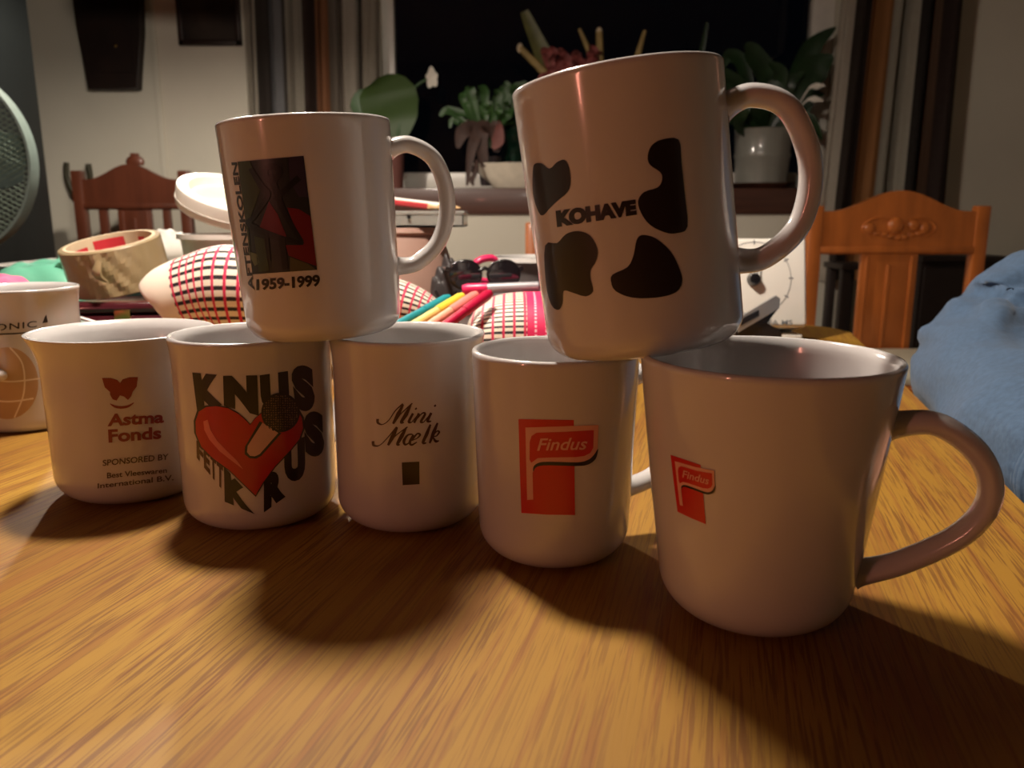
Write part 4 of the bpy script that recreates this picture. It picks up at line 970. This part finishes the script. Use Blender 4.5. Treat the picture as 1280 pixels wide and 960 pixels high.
# ------------------------------------------------------------------ window sill things
SZ = SILL_T; PY = 3.25
m_leaf = mat('leaf_green', (46, 74, 34), rough=0.45, var=0.3, scale=20); m_leaf_d = mat('leaf_dark', (30, 50, 26), rough=0.4, var=0.3, scale=20)
m_brown_leaf = mat('wilted_leaf', (56, 36, 28), rough=0.7, var=0.3); m_terra = mat('terracotta', (84, 46, 38), rough=0.8); m_soil = mat('soil', (40, 28, 20), rough=1)
m_stem = mat('stem_straw', (150, 128, 78), rough=0.6, var=0.2)
def leaf(bm, pts, w_, thick=0.0015, cup=0.2, face=None):
    """blade along pts (3D) with half widths w_"""
    c_ = catmull(pts, 5); n = len(c_); k = len(pts)
    up = Vector(face) if face else Vector((0, -1, 0.25)); rows = []
    for i, p in enumerate(c_):
        t_ = (c_[min(n-1, i+1)]-c_[max(0, i-1)]).normalized(); s_ = t_.cross(up).normalized(); nn = s_.cross(t_).normalized()
        q_ = i/5; a = min(k-2, int(q_)); ww = w_[a]*(1-(q_-a))+w_[a+1]*(q_-a)
        rows.append([[bm.verts.new(p+s_*ww*e-nn*(ww*cup*(1-e*e))+nn*thick*o_) for e in (-1, -0.5, 0, 0.5, 1)] for o_ in (0, 1)])
    for i in range(n-1):
        for j in range(4):
            a, b = rows[i][0], rows[i+1][0]; bm.faces.new((a[j], b[j], b[j+1], a[j+1]))
            a, b = rows[i][1], rows[i+1][1]; bm.faces.new((a[j], a[j+1], b[j+1], b[j]))
        for j in (0, 4):
            a0, a1, b0, b1 = rows[i][0][j], rows[i+1][0][j], rows[i][1][j], rows[i+1][1][j]; bm.faces.new((a0, b0, b1, a1) if j else (a0, a1, b1, b0))
def pot(name, label, cx, cy, r0, r1, h, m, cat='plant', soil=True):
    t = thing(name, label, cat, (cx, cy, SZ))
    lathe('pot', [(0, 0), (r0, 0), (r0+(r1-r0)*0.85, h*0.82), (r1+0.004, h*0.83), (r1+0.005, h), (r1-0.004, h), (r1-0.006, h*0.85), (r0-0.004, 0.006), (0, 0.006)], m, t, seg=40)
    if soil: lathe('soil', [(0, h*0.86), (r1-0.007, h*0.86), (r1-0.007, h*0.80), (0, h*0.80)], m_soil, t, seg=32)
    return t
def leaves(t, name, m, specs, face=None, cup=0.2):
    """specs: list of ([(px,py,dy)...], [half widths in px]) relative to depth PY"""
    off = Vector(t.location)
    for pts, ws in specs:
        bm = bmesh.new(); leaf(bm, [P(a, b, PY+(c_[0] if c_ else 0))-off for a, b, *c_ in pts], [q_*PY*0.98/F for q_ in ws], cup=cup, face=face); new_obj(name, bm, m, t, True, 80)
def stem(t, name, m, pts, rpx):
    off = Vector(t.location); return tube(name, [P(a, b, PY+(c_[0] if c_ else 0))-off for a, b, *c_ in pts], [q_*PY*0.98/F for q_ in rpx], m, t, smooth_n=4)
# orchid at left
t = pot('orchid', 'orchid with one broad green leaf and a white flower, in a terracotta pot at left', X(494, PY, SZ), PY, 0.032, 0.042, 0.19, m_terra)
leaves(t, 'broad_leaf', mat('orchid_leaf', (50, 70, 32), rough=0.45, var=0.15, scale=8), [([(494, 182), (493, 165, -0.01), (491, 148, -0.02), (487, 130, -0.04), (484, 115, -0.05), (481, 103, -0.06), (478, 95, -0.07)], [5, 20, 30, 35, 34, 25, 6])], cup=0.15)
leaves(t, 'leaf', m_leaf, [([(494, 182), (470, 165, -0.02), (452, 130, -0.03), (456, 112, -0.03)], [6, 14, 14, 3])])
stem(t, 'flower_stem', m_leaf, [(496, 175), (506, 130), (520, 108), (536, 98)], [2.2, 2, 1.8, 1.5])
m_petal = mat('white_petal', (208, 202, 190), rough=0.6)
off = Vector(t.location); fc_ = P(540, 98, PY)-off
bm = bmesh.new()
for k in range(5):
    a = 2*PI*k/5+0.4; d = Vector((math.cos(a)*0.55, -0.25, math.sin(a)))
    leaf(bm, [fc_, fc_+d*0.02, fc_+d*0.042], [0.004, 0.016, 0.004], face=(0.2, -1, 0.1))
new_obj('flower', bm, m_petal, t, True, 80)
# small plant with brown leaves in the white bowl
t = thing('bowl', 'wide white oval bowl standing on the window sill', 'bowl', (X(648, PY, SZ), PY-0.02, SZ))
lathe('bowl_body', [(0, 0), (0.09, 0), (0.10, 0.004), (0.145, 0.045), (0.175, 0.088), (0.179, 0.093), (0.176, 0.095), (0.168, 0.088), (0.138, 0.048), (0.09, 0.010), (0, 0.010)], mat('cream_china', (196, 186, 168), rough=0.3, coat=0.4), t, seg=64)
bm = bmesh.new()
# (the bowl has a narrower depth than width so that it stays on the sill)
t.scale = (1.0, 0.42, 1.0)
t = thing('potted_plant', 'bushy little plant with green tops and wilted brown leaves in the white bowl', 'plant', (X(612, PY, SZ), PY, SZ+0.012))
lathe('pot', [(0, 0), (0.035, 0), (0.045, 0.09), (0.046, 0.11), (0.042, 0.11), (0.04, 0.09), (0, 0.088)], mat('dark_pot', (44, 34, 34), rough=0.6), t, seg=32)
rnd = random.Random(11); off = Vector(t.location)
gl = []
for k in range(34):
    bx, by = rnd.uniform(578, 640), rnd.uniform(112, 158); dx = rnd.uniform(-12, 12)
    gl.append(([(610+rnd.uniform(-8, 8), 185, rnd.uniform(-0.02, 0.02)), ((bx+610)/2, 160, rnd.uniform(-0.03, 0.03)), (bx, by, rnd.uniform(-0.05, 0.05)), (bx+dx, by-rnd.uniform(-4, 8), rnd.uniform(-0.05, 0.05))], [1.0, 1.5, rnd.uniform(4, 7), 1]))
gl += [([(605, 170), (580, 152), (560, 138), (550, 145)], [1, 3, 5, 2]), ([(605, 168), (585, 145), (572, 140), (558, 134)], [1, 3, 5, 2]), ([(600, 170), (580, 158), (566, 150), (562, 160)], [1, 3, 4, 1])]
leaves(t, 'leaf', m_leaf, gl)
leaves(t, 'wilted_leaf', m_brown_leaf, [([(606, 178), (592, 160, -0.04), (578, 166, -0.06), (572, 185, -0.06)], [3, 9, 9, 2]), ([(608, 178), (600, 165, -0.05), (590, 185, -0.08), (584, 232, -0.09)], [4, 8, 6, 1.5]), ([(612, 180), (606, 160, -0.05), (600, 170, -0.07), (606, 208, -0.07)], [4, 10, 10, 4]),
       ([(616, 178), (618, 158, -0.05), (622, 170, -0.07), (620, 190, -0.07)], [3, 8, 9, 3]), ([(596, 200, -0.08), (594, 215, -0.11), (590, 226, -0.11), (592, 232, -0.11)], [2, 3, 3, 1])])
leaves(t, 'faded_flower', mat('dusty_pink', (104, 60, 54), rough=0.7), [([(620, 150), (624, 158, -0.07), (622, 176, -0.08), (616, 186, -0.08)], [2, 4, 8, 2])])
# green glass jar and plant sprig behind it
t = thing('glass_jar', 'ribbed green glass jar on the window sill left of the spotted mug', 'jar', (X(642, PY+0.10, SZ), PY+0.11, SZ))
m_gg = mat('green_glass', (60, 130, 100), rough=0.05, trans=0.9, var=0)
pr_ = [(0, 0), (0.036, 0)]
for k in range(24):
    z = 0.01+0.28*k/24; pr_.append((0.039+0.0025*math.sin(k*1.57), z))
pr_ += [(0.033, 0.30), (0.033, 0.315), (0.036, 0.32), (0.031, 0.32), (0.030, 0.30), (0.034, 0.28), (0.034, 0.008), (0, 0.008)]
lathe('jar_body', pr_, m_gg, t, seg=40)
off = Vector(t.location)
rnd = random.Random(5); gl = []
for k in range(16):
    bx, by = rnd.uniform(628, 662), rnd.uniform(106, 140)
    gl.append(([(642, 150, 0.11), ((bx+642)/2, 135, 0.11), (bx, by, 0.10), (bx+rnd.uniform(-8, 8), by-4, 0.1)], [1, 2, rnd.uniform(5, 8), 1]))
leaves(t, 'leaf', m_leaf, gl)
# straw-coloured stalks with red-brown flowers (centre)
t = pot('dried_plant', 'pot plant with tall straw coloured stalks and red brown blooms behind the spotted mug', X(735, PY, SZ), PY, 0.06, 0.08, 0.14, m_terra)
m_tip = mat('pale_tip', (206, 190, 160), rough=0.6)
for k, (pts, rp) in enumerate((([(720, 190), (705, 140), (690, 102), (650, 60)], [4, 5, 5.5, 4]), ([(738, 190), (748, 130), (750, 90), (749, 40)], [5, 5, 5, 4]), ([(735, 190), (758, 130), (745, 85), (724, 36)], [5, 5, 4.5, 2]), ([(745, 190), (780, 130), (794, 80), (806, 38)], [4, 5, 4.5, 2]))):
    stem(t, 'stalk', m_stem, pts, rp)
    if k in (0, 1):
        e = P(*pts[-1], PY)-Vector(t.location); ball('pale_stalk_tip', e, 0.014, m_tip, t, (0.9, 0.9, 1.3), 12)
leaves(t, 'leaf', mat('olive_leaf', (92, 92, 50), rough=0.5, var=0.2), [([(722, 190), (704, 120), (680, 70), (655, 14)], [4, 11, 11, 5]), ([(740, 190), (738, 120), (735, 95), (712, 85)], [4, 8, 8, 3]), ([(735, 190), (700, 140), (672, 118), (655, 120)], [4, 8, 8, 2])])
rnd = random.Random(9); gl = []
for k in range(26):
    bx, by = rnd.uniform(682, 742), rnd.uniform(62, 108); bx2 = bx+rnd.uniform(-10, 10)
    gl.append(([((bx+716)/2, 120, -0.03), (bx, by+10, -0.05), (bx2, by, rnd.uniform(-0.08, 0)), (bx2+rnd.uniform(-6, 6), by-6, rnd.uniform(-0.08, 0))], [1.5, 3, rnd.uniform(4, 8), 1.5]))
leaves(t, 'bloom', mat('red_brown_petal', (124, 60, 56), rough=0.6, var=0.3), gl)
leaves(t, 'leaf', m_leaf_d, [([(760, 190, 0.05), (830, 150, 0.05), (868, 95, 0.05), (884, 28, 0.05)], [3, 6, 5, 1.5])])
# glass bottle
t = thing('glass_bottle', 'clear glass bottle whose neck shows above the spotted mug rim', 'bottle', (X(776, PY+0.02, SZ), PY-0.05, SZ))
zt_ = Zat(84, PY-0.05)-SZ
lathe('bottle_body', [(0, 0), (0.036, 0), (0.038, 0.005), (0.038, zt_*0.6), (0.018, zt_*0.8), (0.016, zt_*0.93), (0.022, zt_*0.935), (0.022, zt_), (0.014, zt_), (0.012, zt_*0.8), (0.034, zt_*0.58), (0.034, 0.008), (0, 0.008)], mat('clear_glass', (225, 230, 228), rough=0.04, trans=0.95, var=0), t, seg=36)
# peace lily at right
t = thing('peace_lily', 'peace lily with long dark leaves in a frosted glass pot on the sill', 'plant', (X(950, PY, SZ), PY, SZ+0.0125))
m_frost = mat('frosted_glass', (150, 148, 138), rough=0.35, trans=0.35, var=0.05, coat=0.5)
lathe('pot', [(0, 0), (0.092, 0), (0.098, 0.006), (0.103, 0.10), (0.108, 0.112), (0.104, 0.125), (0.108, 0.205), (0.111, 0.21), (0.104, 0.21), (0.100, 0.125), (0.098, 0.1), (0.092, 0.01), (0, 0.01)], m_frost, t, seg=56)
lathe('soil', [(0, 0.18), (0.099, 0.18), (0.098, 0.012), (0, 0.012)], m_soil, t, seg=32)
sp_l = [([(950, 175), (935, 120, -0.02), (905, 95, -0.05), (878, 100, -0.06)], [2, 9, 10, 1]), ([(950, 172), (930, 130, -0.04), (905, 115, -0.08), (890, 135, -0.10)], [2, 10, 12, 1]), ([(952, 172), (965, 110, 0), (940, 65, 0), (930, 58, 0)], [2, 16, 12, 1]),
        ([(956, 172), (990, 110, 0.02), (1015, 60, 0.02), (1045, 34, 0.02)], [2, 12, 12, 1]), ([(958, 172), (995, 120, -0.03), (1020, 85, -0.03), (1042, 70, -0.03)], [2, 14, 18, 2]), ([(952, 172), (975, 130, -0.03), (985, 105, -0.05), (1005, 90, -0.05)], [2, 12, 10, 1]),
        ([(948, 172), (930, 85, 0.02), (912, 70, 0.02), (905, 84, 0.02)], [2, 9, 9, 1]), ([(955, 172), (970, 120, -0.05), (975, 90, -0.08), (960, 78, -0.08)], [2, 9, 9, 1]), ([(960, 172), (990, 150, -0.05), (1012, 150, -0.09), (1028, 175, -0.09)], [2, 8, 8, 1]),
        ([(958, 174), (985, 160, -0.06), (1000, 165, -0.10), (1008, 195, -0.10)], [2, 7, 7, 1]), ([(945, 174), (920, 150, -0.05), (903, 150, -0.08), (893, 168, -0.08)], [2, 8, 8, 1]), ([(952, 174), (948, 140, -0.08), (935, 118, -0.12), (915, 125, -0.13)], [2, 9, 10, 1]),
        ([(952, 174), (955, 135, -0.08), (966, 110, -0.12), (985, 118, -0.13)], [2, 9, 10, 1]), ([(950, 174), (925, 160, -0.08), (930, 135, -0.12), (950, 125, -0.13)], [2, 7, 8, 1]), ([(960, 174), (1000, 140, -0.02), (1012, 120, -0.02), (1030, 118, -0.02)], [2, 9, 9, 1])]
leaves(t, 'leaf', m_leaf_d, sp_l)
leaves(t, 'white_flower', m_petal, [([(990, 145, -0.06), (1010, 112, -0.10), (1020, 108, -0.11), (1031, 107, -0.11)], [0.6, 0.8, 4, 1]), ([(990, 145, -0.06), (1008, 126, -0.10), (1018, 124, -0.11), (1029, 126, -0.11)], [0.6, 0.8, 4, 1])])
t = thing('plant_saucer', 'flat brown saucer under the frosted glass pot', 'saucer', (X(950, PY, SZ), PY, SZ))
lathe('saucer_body', [(0, 0), (0.098, 0), (0.125, 0.020), (0.128, 0.020), (0.122, 0.017), (0.098, 0.004), (0.096, 0.0118), (0, 0.0118)], mat('brown_saucer', (92, 62, 46), rough=0.4), t, seg=48)

# ------------------------------------------------------------------ person at the right (blue sweater, seated, arm along the table edge)
m_fleece = mat('blue_fleece', (64, 86, 112), rough=0.95, var=0.16, scale=220, bump=0.25, sheen=0.1)
m_skin = mat('skin', (206, 150, 122), rough=0.5, var=0.05); m_hair = mat('brown_hair', (70, 46, 30), rough=0.7, var=0.3, scale=80); m_trouser = mat('dark_trousers', (40, 44, 56), rough=0.9)
def skin_mesh(name, joints, edges, m, parent, sub=2, fold=None, root=0):
    me = bpy.data.meshes.new(name); me.from_pydata([j[:3] for j in joints], edges, []); o = bpy.data.objects.new(name, me); COL.objects.link(o)
    mo_ = o.modifiers.new('s', 'SKIN'); mo_.use_smooth_shade = True
    for v, j in zip(me.skin_vertices[0].data, joints): v.radius = (j[3], j[4] if len(j) > 4 else j[3]); v.use_root = False
    me.skin_vertices[0].data[root].use_root = True
    o.modifiers.new('d', 'SUBSURF').levels = sub; o.modifiers['d'].render_levels = sub
    bpy.context.view_layer.update(); dg = bpy.context.evaluated_depsgraph_get(); me2 = bpy.data.meshes.new_from_object(o.evaluated_get(dg)); COL.objects.unlink(o); bpy.data.objects.remove(o)
    if fold:
        for v in me2.vertices: v.co = v.co + v.normal*fold(v.co)
    me2.materials.clear(); me2.materials.append(m)
    for p in me2.polygons: p.use_smooth = True
    me2.name = name; o = bpy.data.objects.new(name, me2); COL.objects.link(o); o.parent = parent; return o
pers = thing('person', 'person in a blue fleece sweater with a bent arm against the right table edge', 'person', (1.0, 0.90, 0.0))
PO = Vector(pers.location)
J = lambda x, y, z, *r: (x-PO.x, y-PO.y, z-PO.z, *r)
def union_mesh(name, chains, m, parent, voxel=0.007, smooth=8, fold=None):
    """chains of (x,y,z, rx[,ry,rz]) blobs swept along a curve and fused into one continuous surface"""
    tb_ = bmesh.new(); bmesh.ops.create_icosphere(tb_, subdivisions=2, radius=1.0); tv = [v.co.copy() for v in tb_.verts]; tf = [[v.index for v in f.verts] for f in tb_.faces]; tb_.free()
    VV, FF = [], []
    for ch in chains:
        ch = [tuple(p)+((p[3],)*2 if len(p) == 4 else ()) for p in ch]
        for k in range(max(1, len(ch)-1)):
            p0 = ch[k]; p1 = ch[min(k+1, len(ch)-1)]
            L = (Vector(p1[:3])-Vector(p0[:3])).length; n = max(1, int(L/(0.28*min(p0[3], p1[3]))))
            for i in range(n+1):
                t = i/n; q_ = [u*(1-t)+v*t for u, v in zip(p0, p1)]
                k0 = len(VV); cc_ = Vector(q_[:3])-PO; VV += [(cc_.x+v.x*q_[3], cc_.y+v.y*q_[4], cc_.z+v.z*q_[5]) for v in tv]; FF += [[k0+j for j in f] for f in tf]
    me = bpy.data.meshes.new(name); me.from_pydata(VV, [], FF); o = bpy.data.objects.new(name, me); COL.objects.link(o)
    r_ = o.modifiers.new('r', 'REMESH'); r_.mode = 'VOXEL'; r_.voxel_size = voxel
    s_ = o.modifiers.new('s', 'SMOOTH'); s_.factor = 0.5; s_.iterations = smooth
    bpy.context.view_layer.update(); dg = bpy.context.evaluated_depsgraph_get(); me2 = bpy.data.meshes.new_from_object(o.evaluated_get(dg)); COL.objects.unlink(o); bpy.data.objects.remove(o)
    if fold:
        for v in me2.vertices: v.co = v.co + v.normal*fold(v.co)
    me2.materials.clear(); me2.materials.append(m)
    for p in me2.polygons: p.use_smooth = True
    me2.name = name; o = bpy.data.objects.new(name, me2); COL.objects.link(o); o.parent = parent; return o
HX, HY, HZ = 0.905, 0.90, 1.33
union_mesh('body', [
    [(1.02, 0.90, 0.64, 0.09, 0.12, 0.08), (1.00, 0.90, 0.80, 0.075, 0.11, 0.08), (0.97, 0.90, 0.98, 0.085, 0.13, 0.08), (0.95, 0.90, 1.09, 0.06, 0.12, 0.06)],
    [(0.945, 0.90, 1.10, 0.048), (0.93, 0.90, 1.24, 0.045)],
    [(HX, HY, HZ+0.03, 0.088, 0.072, 0.085)], [(HX-0.025, HY, HZ-0.03, 0.062, 0.055, 0.065)], [(HX-0.045, HY, HZ-0.075, 0.030, 0.034, 0.024)],
    [(HX-0.088, HY, HZ+0.005, 0.010, 0.010, 0.012), (HX-0.098, HY, HZ-0.020, 0.013, 0.014, 0.010)],
    [(HX+0.005, HY-0.074, HZ-0.008, 0.018, 0.010, 0.028)], [(HX+0.005, HY+0.074, HZ-0.008, 0.018, 0.010, 0.028)],
    [(1.00, 1.00, 0.615, 0.060), (0.64, 1.02, 0.60, 0.048), (0.65, 1.02, 0.14, 0.032), (0.63, 1.02, 0.07, 0.034), (0.56, 1.02, 0.045, 0.028)],
    [(1.00, 0.80, 0.615, 0.060), (0.66, 0.78, 0.60, 0.048), (0.67, 0.78, 0.14, 0.032), (0.65, 0.78, 0.07, 0.034), (0.58, 0.78, 0.045, 0.028)],
    [(0.95, 1.04, 1.07, 0.042), (0.90, 1.10, 0.85, 0.034), (0.74, 1.04, 0.725, 0.026)],
    [(0.95, 0.76, 1.07, 0.042), (0.72, 0.80, 0.905, 0.036), (0.47, 0.79, TZ+0.012, 0.036), (0.415, 0.67, TZ, 0.032), (0.360, 0.49, TZ-0.004, 0.024), (0.345, 0.425, TZ-0.005, 0.022)]],
    m_skin, pers, 0.008, 5)
# folds of the bent sleeve: planes through the elbow, each given by two world points on the sleeve front
CR = [((1200, 395), (1290, 356), 0.012), ((1180, 434), (1295, 406), 0.010), ((1236, 350), (1290, 374), 0.011), ((1185, 464), (1290, 446), 0.006), ((1215, 418), (1290, 384), 0.007), ((1195, 376), (1235, 362), 0.006)]
CR = [(P(*a_, 0.72), P(*b_, 0.72), d_) for a_, b_, d_ in CR]
CR = [(a_, (b_-a_).normalized(), (b_-a_).length, (b_-a_).cross(Vector((0.25, 0.96, -0.12))).normalized(), d_) for a_, b_, d_ in CR]
def folds(co):
    p = co+PO; x, y, z = p
    h = 0.0018*math.sin(45*x+50*z+20*y) + 0.0010*math.sin(120*x+90*z)
    if x > 0.62 or y > 0.86: return h
    for a_, u_d, L, nn, dp in CR:
        v = p-a_; s_ = v.dot(u_d); d_ = v.dot(nn) + 0.003*math.sin(70*s_)
        if abs(d_) > 0.04: continue
        g = max(0, min(1, s_/0.025)) * (1 if s_ < L else math.exp(-((s_-L)/0.03)**2)) * (1 if y < 0.80 else math.exp(-((y-0.80)/0.03)**2))
        h += g*(-0.95*dp*math.exp(-(d_/0.0060)**2) + 0.28*dp*(math.exp(-((d_-0.015)/0.008)**2)+math.exp(-((d_+0.015)/0.008)**2)))
    return h
union_mesh('sweater', [
    [(1.02, 0.90, 0.66, 0.125, 0.165, 0.05), (1.00, 0.90, 0.80, 0.115, 0.155, 0.08), (0.97, 0.90, 0.98, 0.120, 0.170, 0.08), (0.95, 0.90, 1.09, 0.088, 0.150, 0.062), (0.945, 0.90, 1.135, 0.060, 0.070, 0.030)],
    [(0.95, 1.05, 1.07, 0.075), (0.90, 1.11, 0.85, 0.058), (0.77, 1.05, 0.740, 0.045)],
    [(0.95, 0.75, 1.06, 0.078), (0.72, 0.80, 0.910, 0.074), (0.60, 0.82, TZ+0.078, 0.074), (0.528, 0.812, TZ+0.046, 0.074), (0.470, 0.782, TZ+0.010, 0.070), (0.424, 0.67, TZ, 0.060), (0.378, 0.56, TZ-0.002, 0.053), (0.360, 0.49, TZ-0.004, 0.045)]],
    m_fleece, pers, 0.0065, 6, folds)
union_mesh('trousers', [
    [(1.02, 0.90, 0.625, 0.125, 0.165, 0.09), (1.01, 0.90, 0.68, 0.115, 0.155, 0.05)],
    [(1.00, 1.00, 0.610, 0.088, 0.088, 0.082), (0.64, 1.02, 0.600, 0.070), (0.65, 1.02, 0.13, 0.052)],
    [(1.00, 0.80, 0.610, 0.088, 0.088, 0.082), (0.66, 0.78, 0.600, 0.070), (0.67, 0.78, 0.13, 0.052)]], m_trouser, pers, 0.012, 4)
# ribbed cuff
ca, cb_ = Vector(J(0.361, 0.497, TZ-0.004)[:3]), Vector(J(0.347, 0.430, TZ-0.005)[:3])
cp = [ca.lerp(cb_, k/30) for k in range(31)]
bm = bmesh.new(); add_tube(bm, cp, [0.036+0.0012*math.sin(k*2.2)+0.003*math.sin(PI*k/30) for k in range(31)], 40)
new_obj('cuff', bm, m_fleece, pers, True, 80)
# hand resting past the cuff, out over the table edge
hx, hy, hz = 0.345, 0.425, TZ-0.005
hd = Vector((0.12, -0.98, -0.16)).normalized(); hs = Vector((-0.98, -0.12, 0)).normalized(); H0 = Vector((hx, hy, hz))
hj = [J(*H0, 0.024, 0.018), J(*(H0+hd*0.03), 0.030, 0.016), J(*(H0+hd*0.06), 0.034, 0.014), J(*(H0+hd*0.085), 0.034, 0.012)]
he = [(0, 1), (1, 2), (2, 3)]
for k, (o_, L_) in enumerate(((0.027, 0.068), (0.009, 0.076), (-0.009, 0.070), (-0.026, 0.056))):
    b0 = H0+hd*0.088+hs*o_; i0 = len(hj)
    hj += [J(*b0, 0.0092), J(*(b0+hd*L_*0.42+Vector((0, 0, 0.004))), 0.0086), J(*(b0+hd*L_*0.75+Vector((0, 0, -0.006))), 0.0078), J(*(b0+hd*L_+Vector((0, 0, -0.018))), 0.0068)]
    he += [(3, i0), (i0, i0+1), (i0+1, i0+2), (i0+2, i0+3)]
i0 = len(hj); b0 = H0+hd*0.03+hs*0.025
hj += [J(*b0, 0.012), J(*(b0+hd*0.03+hs*0.018), 0.010), J(*(b0+hd*0.058+hs*0.024), 0.008)]; he += [(1, i0), (i0, i0+1), (i0+1, i0+2)]
skin_mesh('hand', hj, he, m_skin, pers)
# head details (outside the frame but kept whole)
hcn = Vector((HX, HY, HZ))-PO
bm = bmesh.new(); bmesh.ops.create_uvsphere(bm, u_segments=32, v_segments=24, radius=1, matrix=Matrix.Translation(hcn+Vector((0.014, 0, 0.045))) @ Matrix.Diagonal((0.094, 0.080, 0.088, 1)))
bmesh.ops.delete(bm, geom=[v for v in bm.verts if (v.co-hcn).x < -0.045 and (v.co-hcn).z < 0.055 or (v.co-hcn).z < -0.02], context='VERTS')
bmesh.ops.solidify(bm, geom=bm.faces[:], thickness=-0.008)
new_obj('hair', bm, m_hair, pers, True, 80)
for s_ in (-1, 1):
    ball('eye', hcn+Vector((-0.077, s_*0.028, 0.012)), 0.010, mat('eye_white', (230, 228, 222), rough=0.2), pers, seg=12)
ball('mouth', hcn+Vector((-0.081, 0, -0.052)), 0.014, mat('lips', (170, 90, 84)), pers, (0.5, 1.3, 0.4), 12)
for y_, x_ in ((1.02, 0.58), (0.78, 0.60)):
    union_mesh('shoe', [[(x_+0.07, y_, 0.045, 0.042, 0.040, 0.045), (x_-0.02, y_, 0.036, 0.045, 0.043, 0.036), (x_-0.08, y_, 0.030, 0.042, 0.040, 0.030)]], m_blk, pers, 0.006, 4)
# the chair the person sits on: a copy of the carved chair with copies of its parts
src = [o for o in COL.objects if o.get('label', '').startswith('honey oak dining chair with carved')][0]
cp_ = src.copy(); COL.objects.link(cp_); cp_.location = (1.21, 0.90, 0); cp_.rotation_euler = (0, 0, -PI/2)
cp_['label'] = 'honey oak dining chair on which the person in the blue sweater sits'
for ch in [o for o in COL.objects if o.parent == src]:
    d = ch.copy(); COL.objects.link(d); d.parent = cp_
